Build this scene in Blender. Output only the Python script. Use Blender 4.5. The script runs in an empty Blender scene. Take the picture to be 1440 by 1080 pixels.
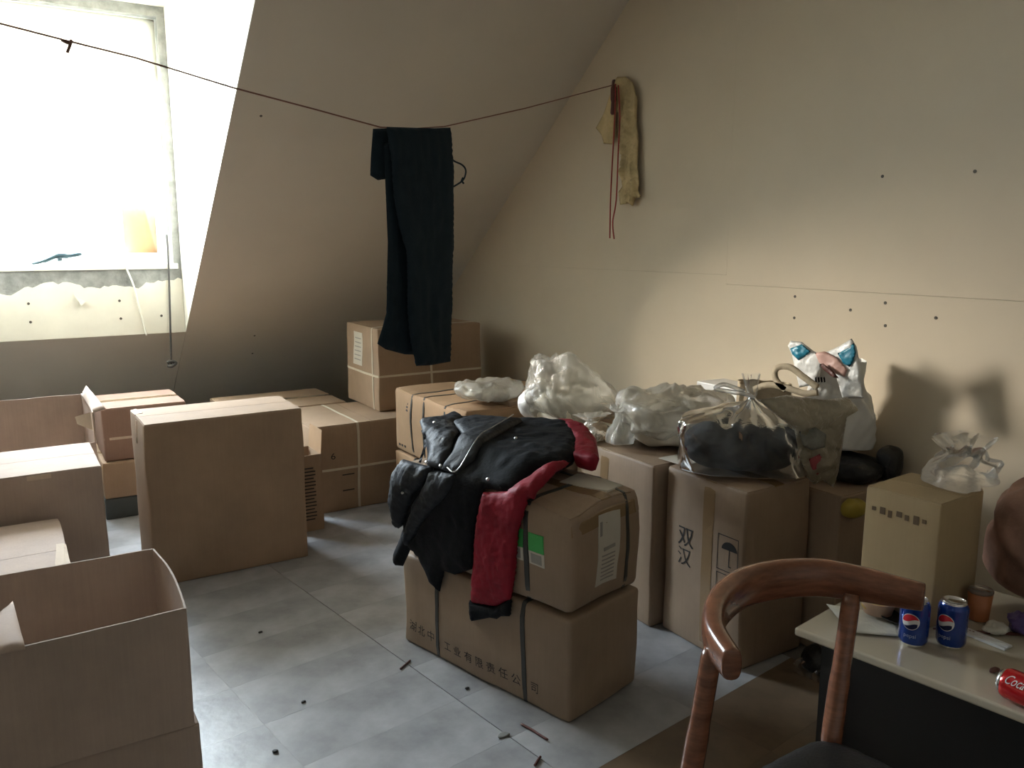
import bpy, bmesh, math, random
import numpy as np
from mathutils import Vector, Matrix, noise
from mathutils.geometry import delaunay_2d_cdt

S = bpy.context.scene
COL = S.collection
PI = math.pi
noise.seed_set(7)
# ------------------------------------------------------------------ camera
FPX, PIT, YAW, HC = 1160.0, math.radians(9.8), math.radians(32), 1.47
cam_d = bpy.data.cameras.new('camera'); cam = bpy.data.objects.new('camera', cam_d); COL.objects.link(cam)
cam.location = (0, 0, HC); cam.rotation_euler = (PI/2 - PIT, 0, -YAW)
cam_d.sensor_width = 36; cam_d.lens = 36*FPX/1440; cam_d.clip_start = .02
S.camera = cam
# ------------------------------------------------------------------ daylight, exposure
W = bpy.data.worlds.new('sky'); S.world = W; W.use_nodes = True
wn = W.node_tree; bg = wn.nodes['Background']
bg.inputs['Color'].default_value = (.77, .895, 1, 1); bg.inputs['Strength'].default_value = 15.0
S.view_settings.view_transform = 'Standard'; S.view_settings.look = 'None'
S.view_settings.exposure = 2.2; S.view_settings.gamma = 1; S.view_settings.use_curve_mapping = False
pl = bpy.data.lights.new('window_portal', 'AREA'); pl.shape = 'RECTANGLE'; pl.size = 1.10; pl.size_y = 1.5
pl.cycles.is_portal = True
po = bpy.data.objects.new('window_portal', pl); COL.objects.link(po)
po.location = (.41, 5.80, 2.08); po.rotation_euler = (-PI/2, 0, 0)

sl = bpy.data.lights.new('hazy_sun_offscreen', 'SUN'); sl.energy = 3.8; sl.angle = math.radians(18); sl.color = (1, .89, .73)
so = bpy.data.objects.new('hazy_sun_offscreen', sl); COL.objects.link(so); so.location = (-4, 9, 5)
so.rotation_euler = Vector((.630*.98, -.777*.98, -.165)).to_track_quat('-Z', 'Y').to_euler()

# ------------------------------------------------------------------ pixel helpers (a pixel is a direction; depth comes from a plane)
_r = np.array([math.cos(YAW), -math.sin(YAW), 0]); _f = np.array([math.sin(YAW), math.cos(YAW), 0]); _u = np.array([0, 0, 1.])
_fw = _f*math.cos(PIT) - _u*math.sin(PIT); _dn = -(_u*math.cos(PIT) + _f*math.sin(PIT)); _C = np.array([0, 0, HC])
def ray(x, y): return _fw + _r*(x-720)/FPX + _dn*(y-540)/FPX
def onz(x, y, z=0): d = ray(x, y); return Vector(_C + d*(z-HC)/d[2])
def onx(x, y, X): d = ray(x, y); return Vector(_C + d*X/d[0])
def ony(x, y, Y): d = ray(x, y); return Vector(_C + d*Y/d[1])
def at(x, y, t): return Vector(_C + ray(x, y)*t)
def onplane(x, y, p, n):
    d = Vector(ray(x, y)); c = Vector(_C); return c + d*((Vector(p)-c).dot(n)/d.dot(n))

# ------------------------------------------------------------------ materials
MATS = {}
def nodes(name):
    m = bpy.data.materials.new(name); m.use_nodes = True; nt = m.node_tree
    return m, nt, nt.nodes['Principled BSDF']
def N(nt, t, **kw):
    n = nt.nodes.new(t)
    for k, v in kw.items():
        if k in n.inputs: n.inputs[k].default_value = v
        else: setattr(n, k, v)
    return n
def col4(c): return (c[0], c[1], c[2], 1)
def mat(name, color, rough=.6, metal=0, var=.12, scale=6, bump=0, bscale=60, coat=0, spec=.5, stretch=None, rnd=0, var2=None):
    if name in MATS: return MATS[name]
    m, nt, b = nodes(name); L = nt.links.new
    tc = N(nt, 'ShaderNodeTexCoord'); src = tc.outputs['Object']
    if stretch:
        mp = N(nt, 'ShaderNodeMapping'); mp.inputs['Scale'].default_value = stretch; L(src, mp.inputs[0]); src = mp.outputs[0]
    nz = N(nt, 'ShaderNodeTexNoise', Scale=scale, Detail=6.0, Roughness=.6); L(src, nz.inputs['Vector'])
    rp = N(nt, 'ShaderNodeValToRGB')
    c = Vector(color); lo = c*(1-var); hi = c*(1+var)
    if var2: lo = Vector(var2)
    rp.color_ramp.elements[0].position = .3; rp.color_ramp.elements[1].position = .7
    rp.color_ramp.elements[0].color = col4(lo); rp.color_ramp.elements[1].color = col4(hi)
    L(nz.outputs['Fac'], rp.inputs[0]); out = rp.outputs[0]
    if rnd:
        oi = N(nt, 'ShaderNodeObjectInfo'); mr = N(nt, 'ShaderNodeMapRange'); mr.inputs['To Min'].default_value = 1-rnd; mr.inputs['To Max'].default_value = 1+rnd
        L(oi.outputs['Random'], mr.inputs['Value'])
        mx = N(nt, 'ShaderNodeVectorMath', operation='SCALE'); L(out, mx.inputs[0]); L(mr.outputs[0], mx.inputs['Scale']); out = mx.outputs[0]
    L(out, b.inputs['Base Color'])
    b.inputs['Roughness'].default_value = rough; b.inputs['Metallic'].default_value = metal
    b.inputs['Coat Weight'].default_value = coat; b.inputs['Specular IOR Level'].default_value = spec
    if bump:
        n2 = N(nt, 'ShaderNodeTexNoise', Scale=bscale, Detail=4.0); L(src, n2.inputs['Vector'])
        bp = N(nt, 'ShaderNodeBump', Strength=bump, Distance=.01); L(n2.outputs['Fac'], bp.inputs['Height']); L(bp.outputs[0], b.inputs['Normal'])
    MATS[name] = m; return m
def card(name, color, rough=.8, stain=.18):
    """cardboard: fibres, faint flute lines, scuffs"""
    if name in MATS: return MATS[name]
    m, nt, b = nodes(name); L = nt.links.new
    tc = N(nt, 'ShaderNodeTexCoord'); oi = N(nt, 'ShaderNodeObjectInfo')
    off = N(nt, 'ShaderNodeVectorMath', operation='ADD'); L(tc.outputs['Object'], off.inputs[0]); L(oi.outputs['Location'], off.inputs[1])
    n1 = N(nt, 'ShaderNodeTexNoise', Scale=3.5, Detail=8.0, Roughness=.65); L(off.outputs[0], n1.inputs['Vector'])
    mp = N(nt, 'ShaderNodeMapping'); mp.inputs['Scale'].default_value = (150, 150, 4); L(off.outputs[0], mp.inputs[0])
    n2 = N(nt, 'ShaderNodeTexNoise', Scale=1.0, Detail=3.0); L(mp.outputs[0], n2.inputs['Vector'])
    mxf = N(nt, 'ShaderNodeMath', operation='MULTIPLY_ADD'); L(n2.outputs['Fac'], mxf.inputs[0]); mxf.inputs[1].default_value = .25; L(n1.outputs['Fac'], mxf.inputs[2])
    rp = N(nt, 'ShaderNodeValToRGB'); c = Vector(color)
    rp.color_ramp.elements[0].position = .38; rp.color_ramp.elements[1].position = .85
    rp.color_ramp.elements[0].color = col4(c*(1-stain)); rp.color_ramp.elements[1].color = col4(c*(1+stain*.6))
    L(mxf.outputs[0], rp.inputs[0]); L(rp.outputs[0], b.inputs['Base Color'])
    b.inputs['Roughness'].default_value = rough; b.inputs['Specular IOR Level'].default_value = .3
    bp = N(nt, 'ShaderNodeBump', Strength=.25, Distance=.004); L(mxf.outputs[0], bp.inputs['Height']); L(bp.outputs[0], b.inputs['Normal'])
    MATS[name] = m; return m
def film(name, tint=(.95, .95, .92), alpha=.45, rough=.12, trans=.5, bst=.6, bsc=30.0):
    """thin plastic film: partly clear, milky, glossy creases"""
    if name in MATS: return MATS[name]
    m, nt, b = nodes(name); L = nt.links.new
    nt.nodes.remove(b); out = nt.nodes['Material Output']
    tc = N(nt, 'ShaderNodeTexCoord')
    nz = N(nt, 'ShaderNodeTexNoise', Scale=bsc, Detail=4.0, Distortion=2.6); L(tc.outputs['Object'], nz.inputs['Vector'])
    bp = N(nt, 'ShaderNodeBump', Strength=bst, Distance=.012); L(nz.outputs['Fac'], bp.inputs['Height'])
    df = N(nt, 'ShaderNodeBsdfDiffuse'); df.inputs[0].default_value = col4(tint)
    tl = N(nt, 'ShaderNodeBsdfTranslucent'); tl.inputs[0].default_value = col4(tint)
    gl = N(nt, 'ShaderNodeBsdfGlossy', Roughness=rough); gl.inputs[0].default_value = (1, 1, 1, 1)
    tr = N(nt, 'ShaderNodeBsdfTransparent')
    for s in (df, tl, gl): L(bp.outputs[0], s.inputs['Normal'])
    a = N(nt, 'ShaderNodeMixShader', Fac=trans); L(df.outputs[0], a.inputs[1]); L(tl.outputs[0], a.inputs[2])
    c = N(nt, 'ShaderNodeMixShader', Fac=1-alpha); L(a.outputs[0], c.inputs[1]); L(tr.outputs[0], c.inputs[2])
    fr = N(nt, 'ShaderNodeFresnel', IOR=1.5); L(bp.outputs[0], fr.inputs['Normal'])
    d = N(nt, 'ShaderNodeMixShader'); L(fr.outputs[0], d.inputs[0]); L(c.outputs[0], d.inputs[1]); L(gl.outputs[0], d.inputs[2])
    L(d.outputs[0], out.inputs[0]); MATS[name] = m; return m

M_wall = mat('wall_paint', (.63, .54, .41), .75, var=.05, scale=1.3, bump=.06, bscale=35, spec=.25)
M_slope = mat('slope_paint', (.66, .60, .51), .75, var=.05, scale=1.1, bump=.05, bscale=30, spec=.25)
M_white = mat('white_paint', (.80, .77, .68), .6, var=.04, scale=3)
M_face = mat('facing_white', (.70, .66, .56), .7, var=.06, scale=5)
M_plaster = mat('bare_plaster', (.24, .24, .225), .9, var=.3, scale=14, bump=.5, bscale=40)
M_floor = mat('vinyl', (.33, .335, .345), .36, var=.34, scale=4.2, bump=.12, bscale=26, rnd=.07, spec=.5)
M_sub = mat('subfloor', (.20, .19, .17), .8)
M_cA = card('card_plain', (.36, .25, .165))
M_cB = card('card_old', (.36, .26, .18), .55)
M_cC = card('card_light', (.40, .255, .145))
M_cD = card('card_grey', (.48, .37, .30))
M_cE = card('card_beige', (.44, .33, .19), .7, .1)
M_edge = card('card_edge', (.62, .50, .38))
M_dark = mat('dark_bin', (.05, .06, .06), .6)
M_tape = mat('packing_tape', (.30, .20, .11), .12, var=.08, coat=.5)
M_strapd = mat('strap_dark', (.05, .05, .045), .4)
M_strapl = mat('strap_light', (.62, .55, .42), .35)
M_paper = mat('label_paper', (.62, .58, .50), .6, var=.06)
M_fade = mat('faded_ink', (.13, .085, .045), .6)
M_ink = mat('print_ink', (.018, .015, .013), .6)
M_green = mat('green_print', (.06, .42, .10), .5)
M_black = mat('jacket_black', (.009, .010, .012), .8, var=.2, scale=30, bump=.2, bscale=120, spec=.2)
M_blackq = mat('jacket_quilt', (.018, .020, .024), .6, var=.25, scale=18, bump=.35, bscale=60, spec=.35)
M_red = mat('jacket_lining', (.26, .008, .022), .6, var=.2, scale=16, bump=.3, bscale=45, spec=.3)
M_navy = mat('trouser_navy', (.017, .028, .036), .85, var=.12, scale=20, bump=.15, bscale=160, spec=.15)
M_metal = mat('zip_metal', (.6, .6, .6), .3, 1)
M_cloth = mat('stained_cloth', (.54, .42, .22), .8, var=.25, scale=9, bump=.3)
M_ribbon = mat('red_cord', (.33, .035, .03), .6)
M_rope = mat('red_brown_rope', (.22, .10, .07), .7)
M_wood = mat('chair_wood', (.22, .085, .045), .26, var=.35, scale=2.5, coat=.35, stretch=(6, 6, 30))
M_seat = mat('seat_leather', (.009, .009, .009), .5, bump=.2, bscale=150)
M_table = mat('table_white', (.55, .49, .38), .16, var=.03, coat=.3)
M_tleg = mat('table_dark', (.012, .011, .010), .5)
M_alu = mat('aluminium', (.75, .75, .75), .22, 1, var=.03)
M_blue = mat('can_blue', (.004, .045, .30), .16, .35, var=.05, coat=.5)
M_cred = mat('can_red', (.55, .012, .015), .18, .3, var=.05, coat=.5)
M_pr_red = mat('print_red', (.65, .02, .04), .25); M_pr_white = mat('print_white', (.75, .75, .75), .3); M_pr_navy = mat('print_navy', (.006, .014, .07), .25)
M_tissue = mat('tissue', (.70, .68, .60), .85, bump=.3)
M_foam = mat('bowl_foam', (.62, .42, .30), .5); M_food = mat('yellow_food', (.62, .44, .16), .6, bump=.5, bscale=60)
M_orange = mat('orange_cup', (.45, .16, .06), .4)
M_bagw = mat('white_bag', (.72, .71, .68), .35, var=.05, bump=.35, bscale=28)
M_teal = mat('teal_print', (.015, .20, .30), .35)
M_pink = mat('pink_print', (.60, .36, .30), .5); M_brown = mat('brown_print', (.12, .04, .03), .5)
M_tote = mat('tote_beige', (.44, .35, .23), .75, var=.15, bump=.4)
M_toteg = mat('tote_print', (.22, .22, .19), .7, var=.6, scale=12, bump=.4)
M_blk = mat('black_bag', (.008, .008, .009), .4, bump=.4)
M_garm = mat('dark_garment', (.008, .010, .013), .7, bump=.5, bscale=18)
M_wstuff = mat('white_stuff', (.66, .62, .52), .7, var=.15, bump=.5, bscale=20)
M_tanst = mat('tan_stuff', (.42, .32, .22), .7, var=.3, bump=.5, bscale=20)
M_yel = mat('yellow_pack', (.40, .30, .04), .5)
M_pvc = mat('window_pvc', (.80, .80, .78), .35)
M_iron = mat('iron', (.09, .085, .08), .5, .4)
M_screw = mat('screw_head', (.10, .085, .07), .5, .3)
M_purple = mat('purple_pack', (.10, .06, .22), .4); M_pinkbag = mat('pink_fabric', (.34, .19, .14), .7, var=.4, scale=7, bump=.5, bscale=22)
F_clear = film('film_clear', (.93, .90, .82), .30, .10)
F_milk = film('film_milky', (.92, .90, .82), .50, .12)
F_thin = film('film_thin', (.9, .9, .86), .06, .12, .5, .22, 9.0)
m, nt, b = nodes('window_glass'); nt.nodes.remove(b)
_t = N(nt, 'ShaderNodeBsdfTransparent'); _g = N(nt, 'ShaderNodeBsdfGlossy', Roughness=.03); _x = N(nt, 'ShaderNodeMixShader', Fac=.05)
nt.links.new(_t.outputs[0], _x.inputs[1]); nt.links.new(_g.outputs[0], _x.inputs[2]); nt.links.new(_x.outputs[0], nt.nodes['Material Output'].inputs[0]); M_glass = m

# ------------------------------------------------------------------ object helpers
def link(o, parent=None):
    COL.objects.link(o)
    if parent: o.parent = parent
    return o
def tag(o, label, cat, group=None):
    o['label'] = label; o['category'] = cat
    if group: o['group'] = group
    return o
def thing(name, label, cat, loc=(0, 0, 0), rz=0, group=None):
    o = bpy.data.objects.new(name, None); o.empty_display_size = .05; o.location = loc; o.rotation_euler = (0, 0, rz)
    link(o); return tag(o, label, cat, group)
def mk(name, V, F, m, parent=None, smooth=False):
    me = bpy.data.meshes.new(name); me.from_pydata([tuple(v) for v in V], [], [tuple(f) for f in F]); me.update()
    bm = bmesh.new(); bm.from_mesh(me); bmesh.ops.recalc_face_normals(bm, faces=bm.faces); bm.to_mesh(me); bm.free()
    if m: me.materials.append(m)
    if smooth: me.polygons.foreach_set('use_smooth', [True]*len(me.polygons))
    return link(bpy.data.objects.new(name, me), parent)
def struct(o): o['kind'] = 'structure'; return o
def join(parts):
    V, F = [], []
    for v, f in parts:
        k = len(V); V += list(v); F += [tuple(i+k for i in q) for q in f]
    return V, F
def boxg(x0, x1, y0, y1, z0, z1):
    V = [(x, y, z) for z in (z0, z1) for y in (y0, y1) for x in (x0, x1)]
    return V, [(0, 2, 3, 1), (4, 5, 7, 6), (0, 1, 5, 4), (2, 6, 7, 3), (0, 4, 6, 2), (1, 3, 7, 5)]
def prism(poly, f0, f1):
    """poly: 2D list; f0,f1 map (a,b) to the two end faces"""
    n = len(poly); V = [f0(*p) for p in poly] + [f1(*p) for p in poly]
    F = [tuple(range(n))[::-1], tuple(range(n, 2*n))] + [(i, (i+1) % n, n+(i+1) % n, n+i) for i in range(n)]
    return V, F
def bevel(o, w, seg=2):
    md = o.modifiers.new('bevel', 'BEVEL'); md.width = w; md.segments = seg; md.limit_method = 'ANGLE'; return o
def spline(P, n=8):
    P = [Vector(p) for p in P]; out = []
    for i in range(len(P)-1):
        a, b, c, d = P[max(i-1, 0)], P[i], P[i+1], P[min(i+2, len(P)-1)]
        for k in range(n):
            t = k/n; out.append(.5*((2*b) + (c-a)*t + (2*a-5*b+4*c-d)*t*t + (3*b-a-3*c+d)*t**3))
    out.append(P[-1]); return out
def tube(P, r, seg=8, cap=True, sec=None, upv=None):
    """sweep; r number or list; sec = list of (a,b) unit section"""
    P = [Vector(p) for p in P]; n = len(P)
    R = r if isinstance(r, (list, tuple)) else [r]*n
    sec = sec or [(math.cos(2*PI*k/seg), math.sin(2*PI*k/seg)) for k in range(seg)]
    m = len(sec); V, F = [], []; pu = Vector(upv) if upv else None
    for i, p in enumerate(P):
        t = (P[min(i+1, n-1)] - P[max(i-1, 0)]).normalized()
        if upv: a = Vector(upv); s = t.cross(a).normalized(); a = s.cross(t).normalized()
        else:
            if pu is None: pu = Vector((0, 0, 1)) if abs(t.z) < .9 else Vector((1, 0, 0))
            a = (pu - t*pu.dot(t)).normalized(); pu = a; s = t.cross(a)
        V += [p + (s*x + a*y)*R[i] for x, y in sec]
    for i in range(n-1):
        for k in range(m): F.append((i*m+k, i*m+(k+1) % m, (i+1)*m+(k+1) % m, (i+1)*m+k))
    if cap: F += [tuple(range(m))[::-1], tuple(range((n-1)*m, n*m))]
    return V, F
def lathe(prof, seg=32):
    """prof [(r,z)]; closed on axis when r == 0"""
    V, F, rows = [], [], []
    for r, z in prof:
        if r < 1e-6: rows.append([len(V)]); V.append((0, 0, z))
        else: rows.append(list(range(len(V), len(V)+seg))); V += [(r*math.cos(2*PI*k/seg), r*math.sin(2*PI*k/seg), z) for k in range(seg)]
    for A, B in zip(rows, rows[1:]):
        for k in range(seg):
            k2 = (k+1) % seg
            if len(A) == 1 and len(B) == 1: continue
            if len(A) == 1: F.append((A[0], B[k], B[k2]))
            elif len(B) == 1: F.append((A[k], B[0], A[k2]))
            else: F.append((A[k], B[k], B[k2], A[k2]))
    return V, F
def smooth01(x): x = max(0, min(1, x)); return x*x*(3-2*x)

# cloth from an outline: constrained Delaunay fill, inflated away from its rim
def fill(poly, h, seed=0):
    rng = random.Random(seed); pts = []
    n = len(poly)
    for i in range(n):
        a, b = Vector(poly[i]), Vector(poly[(i+1) % n]); k = max(1, int((b-a).length/h))
        pts += [a.lerp(b, j/k) for j in range(k)]
    nb = len(pts); A = np.array([p[:] for p in pts]); B = np.roll(A, -1, 0)
    def inside_d(q):
        d = B-A; t = np.clip(((q-A)*d).sum(1)/((d*d).sum(1)+1e-12), 0, 1); dist = np.sqrt((((A+d*t[:, None])-q)**2).sum(1)).min()
        c = ((A[:, 1] > q[1]) != (B[:, 1] > q[1])); xs = (B[:, 0]-A[:, 0])*(q[1]-A[:, 1])/(B[:, 1]-A[:, 1]+1e-12)+A[:, 0]
        return (c & (q[0] < xs)).sum() % 2 == 1, dist
    lo, hi = A.min(0), A.max(0); dist = [0.0]*nb
    y = lo[1]; row = 0
    while y < hi[1]:
        x = lo[0] + (h/2 if row % 2 else 0)
        while x < hi[0]:
            q = np.array([x+rng.uniform(-.12, .12)*h, y+rng.uniform(-.12, .12)*h]); ins, dd = inside_d(q)
            if ins and dd > h*.5: pts.append(Vector(q)); dist.append(dd)
            x += h
        y += h*.87; row += 1
    r = delaunay_2d_cdt(pts, [(i, (i+1) % nb) for i in range(nb)], [], 1, 1e-6)
    vs, fs, orig = r[0], r[2], r[3]
    dd = [min((dist[o] for o in og), default=0) if og else 0 for og in orig]
    return [tuple(v) for v in vs], [tuple(f) for f in fs], dd
def cloth(name, poly, mapf, m, parent, h=.012, puff=.02, rim=.04, back=None, wr=.004, wf=14, seed=0, an=(1, 1)):
    """mapf(u,v,w)->3D; front at +puff profile with wrinkles, back at `back` (default mirrored)"""
    P, F, D = fill(poly, h, seed)
    V = []; n = len(P)
    prof = [math.sqrt(max(0, 1-(1-min(d/rim, 1))**2)) for d in D]
    for (u, v), p in zip(P, prof):
        q = Vector((u*wf*an[0], v*wf*an[1], seed*3.1))
        w = puff*p + wr*min(1, p*1.5)*(noise.noise(q)*1.2 + 1.3*(abs(noise.noise(q*2.3))-.25) + .5*noise.noise(q*5))
        V.append(mapf(u, v, max(w, .0006)))
    bidx = {}
    for i, ((u, v), p) in enumerate(zip(P, prof)):
        if p == 0: bidx[i] = i; continue
        bidx[i] = len(V); V.append(mapf(u, v, -puff*p if back is None else -back*p))
    FF = list(F) + [tuple(bidx[i] for i in f[::-1]) for f in F]
    return mk(name, V, FF, m, parent, True)
def text_mesh(s, size):
    cu = bpy.data.curves.new('t', 'FONT'); cu.body = s; cu.size = size; cu.resolution_u = 3
    o = bpy.data.objects.new('t', cu); COL.objects.link(o); bpy.context.view_layer.update()
    dg = bpy.context.evaluated_depsgraph_get(); me = o.evaluated_get(dg).to_mesh()
    V = [v.co.copy() for v in me.vertices]; F = [tuple(p.vertices) for p in me.polygons]
    o.evaluated_get(dg).to_mesh_clear(); bpy.data.objects.remove(o); bpy.data.curves.remove(cu)
    return V, F

# ------------------------------------------------------------------ cartons
CARTONS = 'cardboard cartons stored in the attic'
class Carton:
    def __init__(s, label, x0, x1, y0, y1, z0, z1, m, rz=0, seed=0, r=.008, bulge=.004, nz=.003, name='carton', dent=None, flaps='y', tape=True, center=None, tape_m=None):
        s.L, s.W, s.H = x1-x0, y1-y0, z1-z0
        s.loc = Vector(((x0+x1)/2, (y0+y1)/2, z0)) if center is None else Vector(center)
        s.rz = rz; s.r, s.bulge, s.nz, s.seed, s.dent = r, bulge, nz, seed, dent
        s.root = thing(name, label, 'box', s.loc, rz, CARTONS)
        s.h = Vector((s.L/2, s.W/2, s.H/2)); s.m = m
        def ax(h):
            n = max(4, int(2*h/.06)); a = [-h, -h+r*.4, -h+r]; a += [-h+r+(2*h-2*r)*k/n for k in range(1, n)]; return a + [h-r, h-r*.4, h]
        X, Y, Z = ax(s.h.x), ax(s.h.y), ax(s.h.z); V, F, idx = [], [], {}
        def vid(p):
            k = tuple(round(c, 5) for c in p)
            if k not in idx: idx[k] = len(V); V.append(s.d(Vector(p)))
            return idx[k]
        def face(A, B, fn):
            for i in range(len(A)-1):
                for j in range(len(B)-1):
                    F.append(tuple(vid(fn(*q)) for q in ((A[i], B[j]), (A[i+1], B[j]), (A[i+1], B[j+1]), (A[i], B[j+1]))))
        for sg in (-1, 1):
            face(Y, Z, lambda a, b: (sg*s.h.x, a, b)); face(X, Z, lambda a, b: (a, sg*s.h.y, b)); face(X, Y, lambda a, b: (a, b, sg*s.h.z))
        s.body = mk('body', V, F, m, s.root, True)
        g = .0015
        if flaps == 'y':     # the outer flaps meet along x
            s.patch('flap', '+z', .002, s.L-.002, .002, s.W/2-g, .0035, m); s.patch('flap', '+z', .002, s.L-.002, s.W/2+g, s.W-.002, .0035, m)
            if tape: s.patch('tape', '+z', .0, s.L, s.W/2-.025, s.W/2+.025, .0045, tape_m or M_tape)
        elif flaps == 'x':
            s.patch('flap', '+z', .002, s.L/2-g, .002, s.W-.002, .0035, m); s.patch('flap', '+z', s.L/2+g, s.L-.002, .002, s.W-.002, .0035, m)
            if tape: s.patch('tape', '+z', s.L/2-.025, s.L/2+.025, 0, s.W, .0045, tape_m or M_tape)
    def d(s, q):
        h, r = s.h, s.r
        q = Vector(q); inn = Vector([max(-(h[i]-r), min(h[i]-r, q[i])) for i in range(3)]); e = q-inn
        if e.length > 1e-9: q = inn + e.normalized()*r
        n = Vector([q[i]/h[i] for i in range(3)])
        o = Vector((0, 0, 0))
        for i in range(2):
            j, k = 1-i, 2; o[i] = s.bulge*math.copysign(abs(n[i])**4, n[i])*max(0, 1-n[j]**2)*max(0, 1-n[k]**2)
        v = noise.noise_vector((q+Vector((s.seed*7.3, s.seed*3.1, 0)))*4.5); v.z *= .25 if s.dent is None else .7
        v2 = noise.noise_vector((q+Vector((s.seed, 0, s.seed)))*14)*.35; v2.z *= .3
        q = q + o + (v+v2)*s.nz*1.6
        if s.dent: q = s.dent(q, n)
        q.z = max(-h.z, min(h.z+(.0 if s.dent is None else .03), q.z)); q.z += h.z
        return q
    def fm(s, face, u, v, off):
        h = s.h
        if face == '-x': p, n = Vector((-h.x, h.y-u, v-h.z)), Vector((-1, 0, 0))
        elif face == '+x': p, n = Vector((h.x, u-h.y, v-h.z)), Vector((1, 0, 0))
        elif face == '-y': p, n = Vector((u-h.x, -h.y, v-h.z)), Vector((0, -1, 0))
        elif face == '+y': p, n = Vector((h.x-u, h.y, v-h.z)), Vector((0, 1, 0))
        else: p, n = Vector((u-h.x, v-h.y, h.z)), Vector((0, 0, 1))
        return s.d(p) + n*off
    def pg(s, face, u0, u1, v0, v1, off, step=.05, low=-.0015, rot=0):
        nu = max(1, int((u1-u0)/step)+1); nv = max(1, int((v1-v0)/step)+1); V, F = [], []
        cu, cv = (u0+u1)/2, (v0+v1)/2
        for k, o in enumerate((off, low)):
            for j in range(nv+1):
                for i in range(nu+1):
                    u, v = u0+(u1-u0)*i/nu-cu, v0+(v1-v0)*j/nv-cv
                    V.append(s.fm(face, cu+u*math.cos(rot)-v*math.sin(rot), cv+u*math.sin(rot)+v*math.cos(rot), o))
        w = nu+1; n0 = w*(nv+1)
        for j in range(nv):
            for i in range(nu): a = j*w+i; F.append((a, a+1, a+w+1, a+w)); F.append((n0+a, n0+a+w, n0+a+w+1, n0+a+1))
        rim = [i for i in range(w)] + [j*w+nu for j in range(1, nv+1)] + [nv*w+i for i in range(nu-1, -1, -1)] + [j*w for j in range(nv-1, 0, -1)]
        for a, b in zip(rim, rim[1:]+rim[:1]): F.append((a, n0+a, n0+b, b))
        return V, F
    def patch(s, name, face, u0, u1, v0, v1, off, m, under=None, **k):
        V, F = s.pg(face, u0, u1, v0, v1, off, **k); return mk(name, V, F, m, under or s.root)
    def strap(s, kind, pos, w=.014, m=None, off=.0055, tilt=0):
        """kind 'x': loop over top running along x at y=pos; 'y': loop along y at x=pos; 'z': loop round the sides at height pos"""
        m = m or M_strapd; P = []
        if kind == 'x':
            P = [s.pg('+z', 0, s.L, pos, pos+w, off), s.pg('-x', s.W-pos-w, s.W-pos, 0, s.H, off-.002), s.pg('+x', pos, pos+w, 0, s.H, off-.002)]
        elif kind == 'y':
            P = [s.pg('+z', pos, pos+w, 0, s.W, off), s.pg('-y', pos, pos+w, 0, s.H, off-.002), s.pg('+y', s.L-pos-w, s.L-pos, 0, s.H, off-.002)]
        else:
            P = [s.pg(f, 0, s.W if 'x' in f else s.L, pos, pos+w, off-.002) for f in ('-x', '+x', '-y', '+y')]
        V, F = join(P); return mk('strap', V, F, m, s.root)
    def text(s, face, txt, u, v, size, m=None, off=.0012, vert=False, sx=1.0):
        V, F = text_mesh(txt, size)
        V = [s.fm(face, u+p.x*sx, v+p.y, off) for p in V]
        return mk('printed_text', V, F, m or M_ink, s.root)

def open_carton(label, x0, x1, y0, y1, z0, z1, m, t=.005, walls=None, name='open_carton', flare=.02, seed=0):
    """walls: dict side -> height factor; four walls and a bottom, rims bowed a little"""
    root = thing(name, label, 'box', ((x0+x1)/2, (y0+y1)/2, z0), 0, CARTONS)
    L, Wd, H = (x1-x0)/2, (y1-y0)/2, z1-z0; walls = walls or {}
    mk('bottom', *boxg(-L+t, L-t, -Wd+t, Wd-t, 0, t), m, root)
    for side in ('-x', '+x', '-y', '+y'):
        hf = H*walls.get(side, 1.0); V, F = [], []; n, k = 14, 6
        hl = Wd if 'x' in side else L
        for lay in (0, t):
            for j in range(k+1):
                for i in range(n+1):
                    a = -hl + 2*hl*i/n; z = hf*j/k
                    bow = flare*(1-(a/hl)**2)*(j/k)**2 + .003*noise.noise(Vector((a*5, z*5, seed)))
                    z2 = z + (.004*noise.noise(Vector((a*9, seed, 2)))if j == k else 0)
                    if 'x' in side: sg = 1 if side[0] == '+' else -1; V.append((sg*(L-lay+bow), a, z2))
                    else: sg = 1 if side[0] == '+' else -1; V.append((a*(1-(t/L)*1.01), sg*(Wd-lay+bow), z2))
        w = n+1; n0 = w*(k+1)
        for j in range(k):
            for i in range(n): a = j*w+i; F += [(a, a+1, a+w+1, a+w), (n0+a, n0+a+w, n0+a+w+1, n0+a+1)]
        rim = [i for i in range(w)] + [j*w+n for j in range(1, k+1)] + [k*w+i for i in range(n-1, -1, -1)] + [j*w for j in range(k-1, 0, -1)]
        F += [(a, n0+a, n0+b, b) for a, b in zip(rim, rim[1:]+rim[:1])]
        mk('side_panel', V, F, m, root)
    return root
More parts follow.
